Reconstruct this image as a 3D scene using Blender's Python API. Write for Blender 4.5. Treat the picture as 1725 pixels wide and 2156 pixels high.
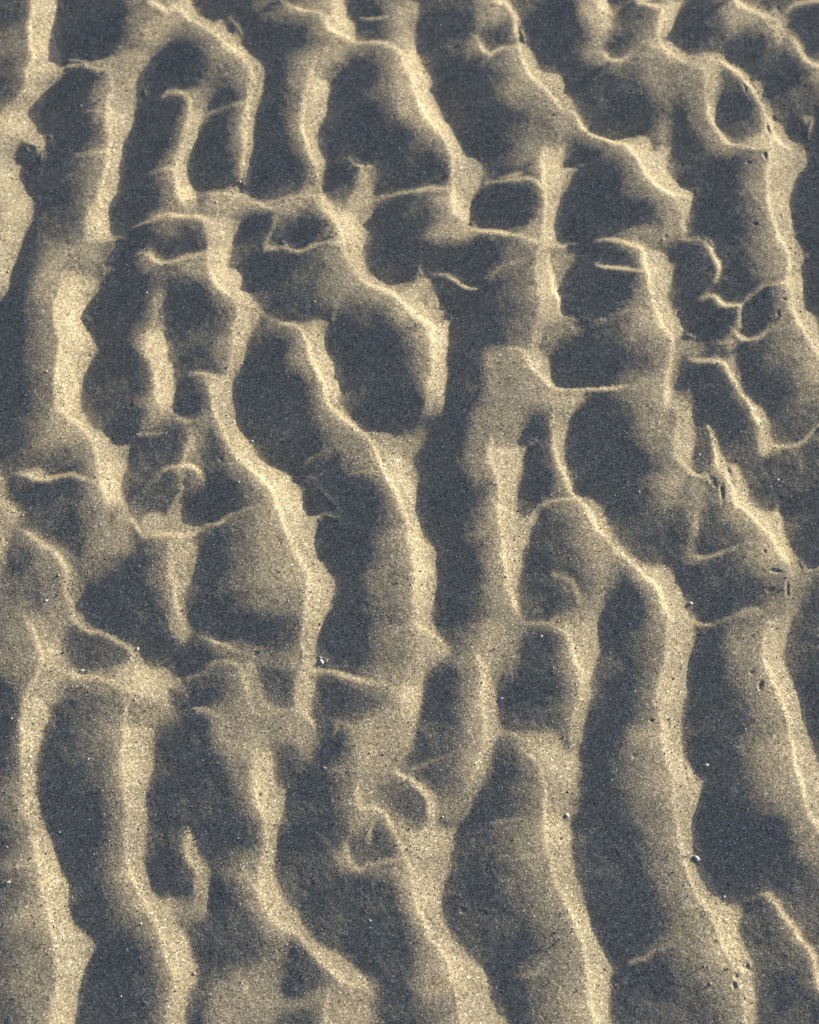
import bpy, math, random
import numpy as np
from mathutils import Vector

# ---------------------------------------------------------------- clear
for o in list(bpy.data.objects): bpy.data.objects.remove(o, do_unlink=True)
scene = bpy.context.scene
COL = scene.collection

# ---------------------------------------------------------------- camera, sky, sun, exposure
TILT, DIST, LENS = math.radians(20), 0.55, 50.0
cam_d = bpy.data.cameras.new('camera'); cam = bpy.data.objects.new('camera', cam_d); COL.objects.link(cam)
cam_d.lens = LENS; cam_d.sensor_width = 36; cam_d.clip_start = .01; cam_d.clip_end = 500
cam.location = (0, -DIST * math.sin(TILT), DIST * math.cos(TILT)); cam.rotation_euler = (TILT, 0, 0)
cam_d.dof.use_dof = True; cam_d.dof.focus_distance = .525; cam_d.dof.aperture_fstop = 13
scene.camera = cam
scene.render.resolution_x, scene.render.resolution_y = 819, 1024

SUN_E, SUN_A = math.radians(8), math.radians(33)        # height of the sun and its bearing from +X
SUN = Vector((math.cos(SUN_A) * math.cos(SUN_E), math.sin(SUN_A) * math.cos(SUN_E), math.sin(SUN_E)))
world = bpy.data.worlds.new('World'); scene.world = world; world.use_nodes = True
wn = world.node_tree.nodes; wl = world.node_tree.links; wn.clear()
sky = wn.new('ShaderNodeTexSky'); sky.sky_type = 'NISHITA'; sky.sun_disc = False
sky.sun_elevation = SUN_E; sky.sun_rotation = math.pi / 2 - SUN_A; sky.altitude = 0
sky.air_density = .45; sky.dust_density = 5; sky.ozone_density = 2.2
bg = wn.new('ShaderNodeBackground'); bg.inputs['Strength'].default_value = .118
wo = wn.new('ShaderNodeOutputWorld'); wl.new(sky.outputs[0], bg.inputs[0]); wl.new(bg.outputs[0], wo.inputs[0])
sun_d = bpy.data.lights.new('sun', 'SUN'); sun_d.energy = 4.6; sun_d.angle = math.radians(.55); sun_d.color = (1, .86, .57)
sun = bpy.data.objects.new('sun', sun_d); COL.objects.link(sun); sun.rotation_euler = SUN.to_track_quat('Z', 'Y').to_euler()
vs = scene.view_settings; vs.view_transform = 'Standard'; vs.look = 'None'; vs.exposure = 1.22; vs.gamma = 1; vs.use_curve_mapping = False
scene.render.engine = 'CYCLES'

# ---------------------------------------------------------------- drawing the relief of the sand
# relief drawing: how strongly each patch of the sand leans towards the low sun (0 = away, 1 = square on)
TS, MG = 431.25, 16
class Tile:
    def __init__(s, i, j):
        s.i, s.j = i, j
        n = int(TS) + 2 * MG + 2
        s.n = n
        ox = int(round(i * TS)) - MG; oy = int(round(j * TS)) - MG
        s.ox, s.oy = ox, oy
        s.gx = ox + np.arange(n) + .5; s.gy = oy + np.arange(n) + .5
        s.I = np.zeros((n, n), np.float32)
    def pt(s, a):
        a = np.array(a, float).reshape(-1, 2) / 4
        return a + np.array([s.i * TS, s.j * TS])
    def win(s, x0, y0, x1, y1):
        a = max(0, int(x0 - s.ox) - 1); b = min(s.n, int(x1 - s.ox) + 2)
        c = max(0, int(y0 - s.oy) - 1); d = min(s.n, int(y1 - s.oy) + 2)
        if a >= b or c >= d: return None
        return slice(c, d), slice(a, b), *np.meshgrid(s.gx[a:b], s.gy[c:d])
def smooth(t):
    t = np.clip(t, 0, 1); return t * t * (3 - 2 * t)
def segdist(X, Y, P):
    best = np.full(X.shape, 1e9); k = np.zeros(X.shape); side = np.zeros(X.shape)
    for q in range(len(P) - 1):
        ax, ay = P[q]; dx, dy = P[q + 1] - P[q]
        L2 = dx * dx + dy * dy + 1e-9
        t = np.clip(((X - ax) * dx + (Y - ay) * dy) / L2, 0, 1)
        ex = X - ax - t * dx; ey = Y - ay - t * dy
        d = np.hypot(ex, ey)
        m = d < best
        best = np.where(m, d, best); k = np.where(m, q + t, k)
        side = np.where(m, dx * ey - dy * ex, side)
    return best, k, side
def F(T, v, soft, txt):
    """lay a patch with outline txt; v one level, soft the width of its edge"""
    v = v * (.8 + .09 * float(smooth((v - .38) / .2)))
    P = T.pt([float(c) for c in txt.split()]); soft = max((soft if v > .43 else soft * 1.5 + 22) / 4, .6)
    w = T.win(P[:, 0].min() - soft, P[:, 1].min() - soft, P[:, 0].max() + soft, P[:, 1].max() + soft)
    if w is None: return
    sy, sx, X, Y = w
    ins = np.zeros(X.shape, bool); Q = np.roll(P, -1, 0)
    for (x0, y0), (x1, y1) in zip(P, Q):
        if y0 == y1: continue
        c = (Y < y0) != (Y < y1)
        ins ^= c & (X < x0 + (Y - y0) * (x1 - x0) / (y1 - y0))
    d, _, _ = segdist(X, Y, np.vstack([P, P[:1]]))
    m = smooth(.5 + .5 * np.where(ins, d, -d) / soft)
    T.I[sy, sx] += (v - T.I[sy, sx]) * m
def S(T, txt):
    """a crest: points x y below_width above_width level; missing values repeat"""
    rows = []; last = [0, 0, 40, 20, .7]
    for r in txt.split(';'):
        v = [float(c) for c in r.split()]
        if not v: continue
        last = v + last[len(v):]; rows.append(last)
    A = np.array(rows); P = T.pt(A[:, :2]); W = A[:, 2:4] / 4; W[:, 1] *= 1.35; W[:, 0] *= 1 + .3 * np.clip((20 - W[:, 0]) / 8, 0, 1); W[:, 0] *= 1 + .6 * np.clip((W[:, 0] - 14) / 14, 0, 1); B = np.minimum(A[:, 4] * 1.1, 1.05)
    m = W.max() + 1
    w = T.win(P[:, 0].min() - m, P[:, 1].min() - m, P[:, 0].max() + m, P[:, 1].max() + m)
    if w is None: return
    sy, sx, X, Y = w
    d, k, side = segdist(X, Y, P)
    i0 = np.minimum(k.astype(int), len(P) - 2); f = k - i0
    lerp = lambda V: V[i0] * (1 - f) + V[i0 + 1] * f
    wid = np.where(side > 0, lerp(W[:, 0]), lerp(W[:, 1]))
    t = np.clip(d / np.maximum(wid, .5), 0, 1)
    n = np.minimum(wid, np.where(side > 0, 10., 15.)); q = np.clip((wid - 9) / 14, 0, 1) * .37
    v = lerp(B) * ((1 - q) * (1 - np.clip(d / np.maximum(n, .5), 0, 1)) ** 1.2 + q * (1 - t) ** 1.0)
    T.I[sy, sx] = np.maximum(T.I[sy, sx], v)
def L(T, v, txt):
    """soft lighter or darker spots: x y rx ry"""
    for r in txt.split(';'):
        a = [float(c) for c in r.split()]
        if not a: continue
        (cx, cy), = T.pt(a[:2]); rx, ry = a[2] / 4, a[3] / 4
        w = T.win(cx - 2 * rx, cy - 2 * ry, cx + 2 * rx, cy + 2 * ry)
        if w is None: continue
        sy, sx, X, Y = w
        q = ((X - cx) / rx) ** 2 + ((Y - cy) / ry) ** 2
        T.I[sy, sx] = np.clip(T.I[sy, sx] + v * np.exp(-q * 1.2), 0, 1)
def compose(tiles):
    W, H = 1725, 2156
    A = np.zeros((H, W), np.float64); Z = np.zeros((H, W), np.float64)
    for T in tiles:
        r = np.arange(T.n); e = np.clip(np.minimum(r + .5, T.n - r - .5) / (2 * MG), 0.01, 1)
        wt = np.outer(e, e)
        y0, x0 = max(0, T.oy), max(0, T.ox); y1, x1 = min(H, T.oy + T.n), min(W, T.ox + T.n)
        A[y0:y1, x0:x1] += (T.I * wt)[y0 - T.oy:y1 - T.oy, x0 - T.ox:x1 - T.ox]
        Z[y0:y1, x0:x1] += wt[y0 - T.oy:y1 - T.oy, x0 - T.ox:x1 - T.ox]
    return (A / np.maximum(Z, 1e-6)).astype(np.float32)
TILES = []
def tile(i, j):
    t = Tile(i, j); TILES.append(t); return t
K = lambda s: ' ; '.join(' '.join(str(round(float(c) * 1.76)) if k < 4 else c for k, c in enumerate(r.split())) for r in s.split(';'))
P = lambda s: ' '.join(str(round(float(c) * 1.76)) for c in s.split())
T=tile(0,0)
F(T,.3,60,"-60 190 240 190 240 520 -60 520"); F(T,.16,50,"-60 540 200 540 220 700 -60 700"); L(T,.12,"60 60 200 100")
F(T,.72,12,"275 -60 515 -60 515 60 490 120 480 200 455 280 465 350 490 420 520 490 535 560 525 620 520 670 450 740 415 790 410 850 375 880 350 960 345 1020 360 1080 435 1140 425 1210 385 1260 385 1340 350 1380 310 1310 310 1240 240 1200 190 1180 150 1260 130 1330 150 1375 210 1390 240 1450 225 1540 220 1590 250 1640 300 1725 330 1785 -60 1785 -60 980 60 950 160 870 200 790 240 650 255 500 260 300")
S(T,"280 -60 60 70 .95;270 100;260 200 70;255 300 80 90 1;270 400 120 90 1;310 460 150 70 .95;255 560 200 200 .75;220 720 200 200 .72;150 870 150 150;0 980 120 120 .7")
L(T,-.22,"260 1245 28 28;420 700 90 60;330 900 60 50"); L(T,.2,"330 1550 70 120;350 1440 50 60")
F(T,.36,45,"1080 -60 1060 200 1020 350 950 470 1020 600 1240 800 1250 600 1330 450 1480 320 1650 240 1480 30 1300 -60")
L(T,.2,"1280 280 130 110;1130 480 110 90;1430 160 120 60")
S(T,"1240 -60 160 60 .8;1270 0 160 50 .85;1340 50 130 50 .85;1400 85 120 60 .8;1470 70 60 60 .6")
F(T,.72,12,"1480 -60 1580 -60 1610 0 1640 60 1680 110 1725 150 1785 190 1785 250 1725 225 1640 180 1560 120 1490 60")
S(T,"1440 20 140 80 .6;1560 120 150 60 .95;1640 180 150 60 .98;1725 225 170;1785 260")
F(T,.58,12,"560 520 700 520 800 515 900 495 1000 440 1080 400 1250 480 1300 560 1250 590 1230 680 1230 740 1240 800 1210 860 1150 920 1140 1000 1120 1090 1085 1170 1070 1250 1055 1330 1060 1420 1050 1490 1030 1560 1000 1640 970 1725 950 1785 830 1785 850 1640 870 1530 890 1430 910 1330 935 1150 920 950 945 780 950 680 930 620 880 590 800 560 700 540 570 540")
F(T,.72,30,"950 900 1130 940 1110 1090 1075 1170 1060 1250 1045 1330 1050 1420 1030 1510 990 1640 950 1785 850 1785 870 1640 930 1300 940 1100")
S(T,"570 545 60 20 .75;700 540 50 20 .8;800 560 50 20 .85;880 590 60 25 .85;930 620 130 60 .85;950 680 200 60 .82;945 780 230 60 .82;930 860 200 60 .82;920 950 120 80 .82;930 1050 100;935 1150 110;925 1250 200;910 1330 280 100 .85;890 1430 280;870 1530 300;850 1640 330;830 1785 340")
S(T,"620 1300 60 30 .3;720 1290 60 30 .5;900 1280 50 40 .7"); S(T,"700 945 40 15 .25;780 940 30 15 .4;850 945 30 15 .4"); L(T,.15,"750 1050 100 60;850 800 60 150")
F(T,.5,25,"1500 760 1600 750 1725 745 1785 745 1785 950 1725 1030 1700 1060 1680 1150 1640 1240 1600 1320 1580 1400 1590 1500 1620 1580 1650 1650 1690 1785 1600 1785 1560 1700 1490 1560 1480 1450 1500 1350 1540 1180 1590 1050 1620 920 1610 850 1560 790")
F(T,.72,12,"1725 1000 1700 1060 1680 1150 1640 1240 1600 1320 1580 1400 1590 1500 1620 1580 1650 1650 1690 1740 1600 1740 1560 1700 1490 1560 1480 1450 1500 1350 1540 1180 1590 1050 1640 950")
S(T,"1330 830 60 15 .2;1420 775 60 20 .7;1500 765 60 20 .75;1560 790 60 30 .8;1610 850 60 40 .8;1620 920 70 40 .8;1600 1000 80 40 .72;1580 1080 90;1540 1180 100;1510 1280 100;1490 1400 130 40 .8;1480 1500 160 60 .9;1500 1600 150 60 .92;1560 1700 150 60 .9;1600 1785")
S(T,"1250 1460 60 30 .25;1370 1440 60 40 .5;1480 1430 60 50 .8")
T=tile(1,0)
F(T,.4,40,"-60 520 60 620 90 780 60 880 60 940 20 1000 -60 1060")
S(T,"-60 160 220 60 .9;0 215 250 70 .95;70 260 300 60 .9;130 320 340;180 385 360 60 .95;250 435 360 50 .95;310 480 360 50 .95;360 530 360;390 580 340 60 .9;400 650 330;390 740 250;380 830 110;350 900 90;335 980 100;335 1060 110 60 .9;345 1150 110;345 1220 100;335 1320 90 40 .85;325 1400 80;310 1480 70;310 1560 60 40 .8;325 1620 60;370 1670 60 30 .85;430 1715 80;500 1760 80")
F(T,.66,10,"-60 110 0 145 60 175 105 190 120 150 140 165 190 230 235 300 255 300 230 230 190 130 205 110 230 125 270 210 320 300 335 360 360 410 420 480 480 530 515 590 510 660 490 760 470 850 440 950 425 1050 420 1150 420 1240 400 1330 370 1420 345 1500 340 1560 360 1630 400 1690 430 1715 370 1670 325 1620 310 1560 310 1480 325 1400 335 1320 345 1220 345 1150 335 1060 335 980 350 900 380 830 390 740 400 650 390 580 360 530 310 480 250 435 180 385 130 320 70 260 0 215 -60 160")
S(T,"0 210 10 60 .95;70 260 10 60 .9;180 385 10 70 .95;310 460 20 90 .95;390 560 20 110 .92;410 660 20 100 .85;380 850 20 80 .85;345 1000 10 80 .9;350 1180 10 80 .95;330 1380 10 60 .85;315 1560 10 30 .8")
F(T,.02,30,"300 770 180 810 60 860 65 890 150 875 310 840")
S(T,"-20 960 40 20 .4;60 940 50 25 .4;200 895 50 25 .45;330 870 40 25 .6")
F(T,.55,15,"-60 1700 0 1640 100 1600 210 1555 310 1560 360 1640 400 1700 440 1725 380 1785 -60 1785")
S(T,"-60 1690 120 20 .6;-20 1650 120 20 .8;60 1620 120 25 .85;150 1610 120 30 .8;240 1635 120 30 .85;320 1640 100 40 .85;370 1670")
F(T,.55,12,"400 1700 500 1710 600 1700 680 1655 740 1610 800 1590 870 1540 960 1540 1000 1680 1060 1725 1100 1785 400 1785")
S(T,"400 1700 80 20 .8;500 1715 80 15 .85;620 1695 100 25 .75;760 1660 100 40 .7;870 1650 100 40 .8;960 1650 100 40 .9;1000 1690 90 30 .9;1060 1730")
F(T,.38,50,"690 440 800 420 960 380 1040 270 1250 330 1380 380 1200 470 1180 540 1100 610 1040 660 940 800 860 800 700 800 690 600"); L(T,.12,"980 480 120 150")
F(T,.7,12,"900 585 940 640 960 660 1030 690 1075 750 1070 830 1050 920 1010 1000 980 1060 985 1130 1005 1200 1015 1300 1005 1400 1000 1500 1000 1600 1005 1690 960 1700 960 1540 920 1380 890 1300 860 1230 840 1150 830 1050 840 850 850 760 880 680")
S(T,"900 590 120 40 .5;880 680 180 60 .6;850 760 180 80 .72;840 850 150 90 .82;835 950 140 100 .88;830 1050 130 100 .92;840 1150 130 120 .98;860 1230 120 110 1;890 1300 90 90 .9;920 1380 80 70 .8;940 1460 80 50 .8;960 1540 110 40 .85;975 1620 140 40 .9;1000 1690")
F(T,.5,12,"690 40 740 20 850 25 920 0 940 -60 1170 -60 1190 70 1200 170 1255 190 1280 230 1285 310 1270 340 1180 300 1110 270 1050 230 1030 180 1000 130 940 100 850 80 760 65")
F(T,.78,12,"1090 -60 1170 -60 1190 70 1200 170 1255 190 1280 230 1285 310 1270 340 1180 300 1110 270 1050 230 1030 180 1010 140 1060 110 1080 40")
S(T,"600 -60 180 30 .8;650 0 180 30 .85;690 40 160 25 .8;760 65 120 20 .85;850 80 110 20 .85;940 100 120 25 .85;1000 130 130 50 .85;1030 180 160 60 .9;1050 230 200 70 .95;1110 270 230 60 .95;1180 300 230 60 .95;1250 330 150 40 .9;1280 345 110 20 .75;1350 350 100 15 .7;1450 350 100 20 .75;1530 365 120 30 .8;1600 400 140 50 .88;1650 450 150 80 .95;1690 530 180 100 .98;1725 590 250 100;1760 680 300 100")
F(T,.36,40,"430 20 560 0 640 20 700 80 680 140 560 150 430 130")
F(T,.45,50,"1480 30 1640 -40 1785 -60 1785 480 1690 470 1630 370 1540 340 1600 230 1560 150 1500 130")
S(T,"1320 145 25 15 .6;1420 145 40 20 .65;1560 150 40 40 .5"); L(T,.2,"1700 330 80 120"); 
F(T,.85,20,"1660 430 1785 400 1785 700 1725 580 1690 530")
L(T,.22,"1690 750 110 220;1690 950 60 120"); L(T,.12,"1100 1180 60 30;1180 1260 60 40")
F(T,.6,20,"1290 1395 1300 1500 1280 1600 1220 1660 1190 1785 1400 1785 1420 1650 1405 1500 1385 1390"); F(T,.35,20,"1390 1390 1440 1370 1460 1450 1430 1510 1400 1500")
S(T,"1220 1325 25 25 .85;1270 1370 30 30 .9;1330 1390 35 30 .95;1390 1385 35 20 .9;1430 1365 20 15 .7")
S(T,"1440 1700 20 60 .4;1550 1650 25 50 .6;1640 1620 30 40 .65;1725 1605 40 30 .7;1785 1600"); L(T,.2,"1450 1680 80 50")
T=tile(2,0)
F(T,.6,14,"-60 -60 110 -60 70 150 45 250 35 350 70 430 90 500 130 580 150 610 205 625 235 680 250 790 270 880 310 970 350 1040 395 1110 415 1190 460 1270 500 1320 580 1330 620 1380 630 1450 600 1520 575 1600 550 1660 525 1725 510 1785 350 1785 370 1600 375 1400 370 1310 340 1230 290 1150 230 1080 170 1020 110 930 70 850 40 750 10 660 -60 560")
F(T,.82,20,"-60 330 20 370 60 440 100 560 150 620 170 800 220 900 300 1030 360 1120 400 1200 440 1270 480 1330 420 1380 370 1310 340 1230 290 1150 230 1080 170 1020 110 930 70 850 40 750 10 660 -60 560")
L(T,-.2,"30 150 60 90"); L(T,-.12,"180 700 40 60;250 900 30 60;540 1450 60 80")
S(T,"10 660 200 60 .98;40 750 220 70 .98;70 850 230 60 .98;110 930 230 60 1;170 1020 200 60 1;230 1080 180 60 1;290 1150 150 60 .98;340 1230 110 60 .95;370 1310 80 60 .9;375 1400 50 60 .82;370 1500 50 60 .85;380 1600 70 60 .9;370 1725 130;360 1785 150")
S(T,"-60 1640 50 20 .7;0 1620 50 20 .75;100 1590 50 20 .75;200 1578 40 25 .75;330 1590 40 25 .7"); L(T,.25,"270 1690 110 60")
F(T,.42,35,"530 -60 690 -20 820 10 850 100 800 180 700 220 600 250 560 130")
F(T,.7,12,"700 -60 830 -20 870 40 910 120 950 200 990 290 1020 370 1045 450 1080 520 1100 580 1140 615 1200 625 1285 620 1300 680 1330 760 1370 840 1400 900 1440 980 1430 1010 1380 960 1310 930 1250 890 1200 830 1150 760 1100 700 1040 640 990 560 960 480 950 400 940 330 920 260 890 180 860 90 820 20 760 5")
S(T,"690 -10 60 30 .85;760 5 70 30 .9;820 15 60 30 .95;860 90 50 40 .95;890 180 60 50 .95;920 260 80 50 .95;940 330 120 60 .95;950 400 150 60 .95;960 480 200 60 .9;990 560 220 60 .92;1040 640 260 50 .95;1100 700 260;1150 760 240;1200 830 220 60 1;1250 890 160 60 1;1310 930 130 50 1;1380 960 110 50 .98;1420 1010 100 30 .95;1450 1060 100 25 .95;1510 1110 100 22 .95;1600 1150 110;1660 1172;1725 1192 130;1785 1200")
F(T,0,25,"840 130 855 220 800 330 740 385 690 400 650 350 600 295 660 250 790 190")
F(T,.5,25,"570 305 620 340 660 390 680 410 660 430 600 470 480 480 460 420 520 360")
S(T,"575 310 60 25 .6;600 390 100 40 .85;630 430 100 30 .9;680 442 80 15 .85;740 420 60 20 .8;790 390 60 25 .75;850 385 80 30 .6;940 400 80 40 .7")
L(T,.12,"860 760 120 130;560 520 70 40")
F(T,.42,45,"1230 920 1350 960 1350 1060 1320 1150 1320 1300 1150 1300 1170 1200 1240 1080")
F(T,.66,14,"1150 1270 1310 1200 1310 1290 1295 1350 1290 1400 1315 1430 1380 1430 1370 1520 1330 1645 1310 1600 1290 1580 1300 1680 1300 1785 1150 1785 1150 1650 1120 1560 1135 1450 1130 1350")
S(T,"1140 1280 270 60 .6;1130 1350 240 60 .75;1135 1450 110 60 .82;1120 1560 60 60 .88;1150 1650 60 60 .88;1150 1785 60"); F(T,.4,25,"1310 1430 1380 1440 1370 1520 1330 1640 1310 1600")
S(T,"1310 1445 40 25 .85;1380 1430 30 25 .7;1460 1395 20 20 .35")
S(T,"770 1500 30 20 .45;860 1480 40 20 .6;940 1465 40 30 .5"); S(T,"640 1540 40 20 .4;850 1512 40 15 .6;950 1505 40 15 .65;1050 1520 50 20 .75;1110 1560 50 20 .8")
F(T,.48,30,"1380 -60 1600 -60 1670 -60 1690 80 1785 100 1740 230 1690 290 1645 350 1640 420 1680 480 1725 510 1785 520 1785 580 1650 560 1550 540 1430 490 1500 400 1565 350 1540 300 1420 130")
F(T,.88,20,"1590 -60 1670 -60 1690 80 1760 110 1700 130 1610 100"); L(T,.2,"1660 200 60 80")
S(T,"1560 430 60 60 .5;1640 440 110 30 .75;1670 495 100 20 .85;1725 525 90 20 .85;1785 530")
T=tile(3,0)
F(T,.4,20,"-60 80 10 95 12 200 -60 260"); 
S(T,"-60 535 60 20 .8;0 525 70 20 .75;60 508 80 20 .7;120 465 90 22 .65;200 420 100 30 .55;260 380 100 40 .5")
S(T,"200 5 30 20 .7;270 25 30 20 .8;340 40 40 20 .75;400 55"); F(T,.4,30,"420 -60 600 -60 570 40 480 60 400 50")
F(T,.62,14,"390 70 440 40 570 20 540 100 505 200 490 320 490 390 540 430 620 465 700 470 780 440 850 430 930 460 1000 510 1060 540 1100 600 1160 670 1270 650 1270 720 1290 830 1330 940 1370 1000 1400 1060 1430 1110 1500 1135 1580 1120 1605 1050 1600 980 1690 985 1670 1060 1640 1130 1640 1230 1655 1310 1600 1430 1550 1530 1520 1620 1500 1725 1490 1785 1300 1785 1310 1600 1300 1500 1310 1400 1340 1250 1160 1230 1060 1215 970 1210 920 1170 870 1110 830 1040 800 960 780 880 770 780 765 680 750 590 720 540 650 515 560 500 460 460 300 420 240 390 370 290 400 200")
F(T,.0,18,"890 560 960 580 1050 650 1130 760 1190 850 1230 950 1240 1050 1225 1110 1080 1190 1000 1200 930 1170 880 1110 855 1000 860 880 890 720")
S(T,"400 60 60 100 .7;400 200 120 100 .8;380 290 200 120 .85;400 400 260 90 .92;460 460 260 60 .95;560 500 300 30 .9;650 515 330 25 .82;720 540 350 30 .8;750 590 350 40 .8;765 680 330 30 .78;770 780 220 30 .75;780 880 150 40 .75;800 960 150 40 .85;830 1040 150 30 .85;870 1110 140 22 .85;920 1170 120 20 .85;970 1210 110 15 .85;1060 1215 100 15 .75;1160 1232 110 25 .7;1300 1245 110 30 .7")
S(T,"780 480 30 30 .8;860 500 40 30 .85;950 530 50 30 .95;1030 590 50 40 .95;1090 650 50 40 .95;1150 720 50 70 1;1200 800 60 80 .95;1240 900 60 70 .9;1280 980 50 60 .9;1330 1060 40 60 .9;1360 1160 80 60 .95;1420 1230 60 40 .95;1490 1260 60 30 .8")
S(T,"1340 1120 80 60 .8;1335 1250 180 80 .8;1310 1400 200 80 .8;1300 1500 210;1310 1600 210;1300 1785 220")
L(T,-.25,"1570 1200 60 70"); L(T,-.12,"1450 1450 60 60")
F(T,.3,50,"320 560 700 560 720 800 660 1100 720 1200 640 1150 500 830 480 1200 480 1420 340 1250 330 1050 400 900 300 760"); L(T,.15,"430 1180 60 160")
L(T,-.15,"580 980 70 150;620 1250 100 100")
F(T,.66,14,"0 1165 100 1145 240 1140 300 1180 320 1240 350 1300 400 1250 490 1215 480 1290 450 1370 440 1420 490 1490 560 1570 610 1590 690 1580 705 1640 690 1785 500 1785 500 1640 420 1600 340 1540 280 1460 230 1380 190 1300 140 1240 80 1200 -60 1175")
S(T,"-60 1180 100 15 .85;0 1185 110 15 .85;80 1202 120 15 .85;140 1240 150 30 .85;190 1300 180 50 .85;230 1380 200 60 .92;280 1460 220 80 1;340 1540 230 80 1;420 1600 240 60 1;500 1640 240 50 .95;600 1660 220 40 .7;640 1720 200 60 .6;620 1785")
L(T,-.25,"330 1230 30 60"); L(T,.15,"1180 1560 160 160")
F(T,.5,20,"960 -60 1060 -40 1110 35 1240 45 1240 90 1300 95 1350 80 1380 60 1410 100 1440 100 1460 75 1520 30 1600 0 1785 -40 1785 0 1620 25 1520 50 1455 100 1450 180 1455 240 1480 310 1380 380 1350 300 1200 160 1100 110 1040 40")
S(T,"960 -60 160 50 .8;1050 40 180 40 .9;1120 80 200 35 .9;1200 110 170 35 .85;1280 140 150 30 .75;1350 160 180 40 .6")
S(T,"1440 90 20 20 .6;1520 45 30 25 .65;1620 20 30 25 .65;1785 -10"); L(T,.2,"1010 220 60 120;960 310 40 50"); L(T,.2,"1380 260 90 100")
S(T,"1440 220 60 15 .4;1480 315 60 60 .5;1540 390 70 70 .75;1590 460 90 60 .8;1640 520 100 40 .85;1725 570 120 40 .9;1785 610"); L(T,.14,"1340 400 90 70;1270 600 40 30")
T=tile(0,1)
F(T,.68,14,"-60 -60 330 -60 290 60 250 200 200 330 150 450 105 570 95 660 40 790 -60 880"); L(T,-.35,"0 80 25 130"); L(T,-.3,"20 800 100 90")
F(T,.28,50,"340 -60 760 -60 760 300 380 400 300 330")
F(T,.46,40,"290 450 420 340 700 280 1035 280 950 510 860 600 850 700 500 850 240 900 260 700 280 560")
F(T,.27,40,"240 850 480 820 490 1785 290 1785 250 1500 210 1250 240 1050")
F(T,.7,14,"750 -60 940 -60 935 30 950 130 955 240 1040 280 740 292 745 100")
F(T,.45,14,"850 280 1035 280 1020 330 990 400 950 510 930 560 860 600 850 680 840 760 770 850 640 800 640 500")
F(T,.7,14,"530 560 700 560 800 620 820 700 800 770 770 850 740 870 755 950 750 1000 790 1080 820 1160 840 1220 820 1280 770 1370 730 1480 710 1560 690 1640 685 1725 680 1785 490 1785 490 1500 495 1300 495 1000 480 900 450 820 510 720")
L(T,-.25,"760 780 50 60;840 560 50 60"); L(T,.18,"640 1000 80 160;600 1600 70 120;850 180 60 90")
S(T,"750 -60 60 60 .8;745 100 60 80 .85;740 290 60 80 .7"); S(T,"740 290 60 30 .7;850 285 60 50 .85;960 290 60 50 .85;1040 290 30 20 .7")
S(T,"460 820 90 60 .7;490 950 70 80 .85;500 1100 60 80 .85;495 1300;495 1500;495 1785"); S(T,"520 620 60 60 .6;510 700 60 80 .65;470 820 60 80 .7")
F(T,.36,40,"1150 180 1240 90 1400 10 1480 -60 1785 -60 1785 110 1600 95 1430 80"); 
F(T,.38,40,"1310 130 1500 100 1500 270 1400 270 1320 220")
S(T,"1120 190 20 15 .45;1200 150 25 25 .65;1280 130 30 30 .7;1360 95 50 30 .7;1430 75 120 40 .75;1500 90 110 40 .85;1600 95 90 40 .8;1725 120 90 40 .85;1785 130")
F(T,.5,20,"1255 335 1300 345 1330 400 1370 430 1360 490 1280 460 1170 420")
S(T,"1160 415 120 20 .45;1260 420 160 40 .8;1300 460 160 40 .9;1360 495 140 22 .9;1440 480 100 22 .8;1520 455 120 25 .75;1600 420 190 25 .7;1725 400 260 25 .65;1785 390"); L(T,.14,"1680 560 120 130")
F(T,.5,20,"1300 720 1400 730 1390 820 1405 950 1415 1050 1405 1150 1400 1200 1300 1150 1310 1000 1320 880"); 
F(T,.74,14,"1260 1080 1330 1060 1410 1040 1405 1150 1410 1250 1400 1330 1450 1360 1450 1450 1465 1570 1465 1785 1390 1785 1370 1725 1330 1640 1330 1550 1310 1430 1290 1350 1250 1260 1270 1200")
S(T,"1310 780 60 30 .45;1320 900 80;1310 1000 130 40 .5;1260 1090 130 60 .7;1270 1200 130 60 .75;1255 1260 80 60 .8;1290 1350 60 60 .85;1310 1430 50;1330 1550 60;1330 1640 130 60 .85;1390 1785 130"); L(T,.28,"1250 1690 70 50;1200 1130 60 80")
S(T,"1610 1405 60 15 .4;1660 1405 120 15 .65;1725 1425 130 30 .65;1785 1440")
T=tile(1,1)
F(T,.42,40,"-60 -60 480 -60 600 40 560 70 400 80 300 120 280 160 -60 110")
F(T,.68,14,"-60 110 0 90 150 100 280 140 295 210 290 250 250 320 220 420 190 510 210 545 300 540 340 590 345 660 370 740 420 810 475 880 470 950 430 1030 380 1120 350 1200 330 1280 300 1390 280 1480 265 1560 255 1650 260 1785 95 1785 70 1620 40 1520 10 1440 -60 1400 -60 1390 50 1415 130 1430 200 1440 205 1380 220 1280 240 1180 260 1080 280 980 290 880 270 820 240 780 170 720 110 660 60 580 40 500 20 400 40 300 30 200 0 130")
L(T,-.18,"400 950 50 90;230 150 60 50;250 1500 40 80"); L(T,.12,"150 600 90 90;300 760 90 50")
S(T,"-60 110 60 40 .85;0 125 60 40 .85;30 200 40 40 .8;40 300 50;20 400 70;40 500 100 60 .9;60 580 120 60 .95;110 660 150;170 720 160 60 .95;240 780 130 60 .95;270 820 100 60 .85;290 880 60 40 .75;280 980 80;260 1080 90;240 1180 110;220 1280 110;205 1400 60")
S(T,"-60 1370 60 20 .5;0 1415 60 20 .75;20 1480 50 40 .8;45 1550;70 1630 60;95 1785"); L(T,.12,"110 1180 60 100")
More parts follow.
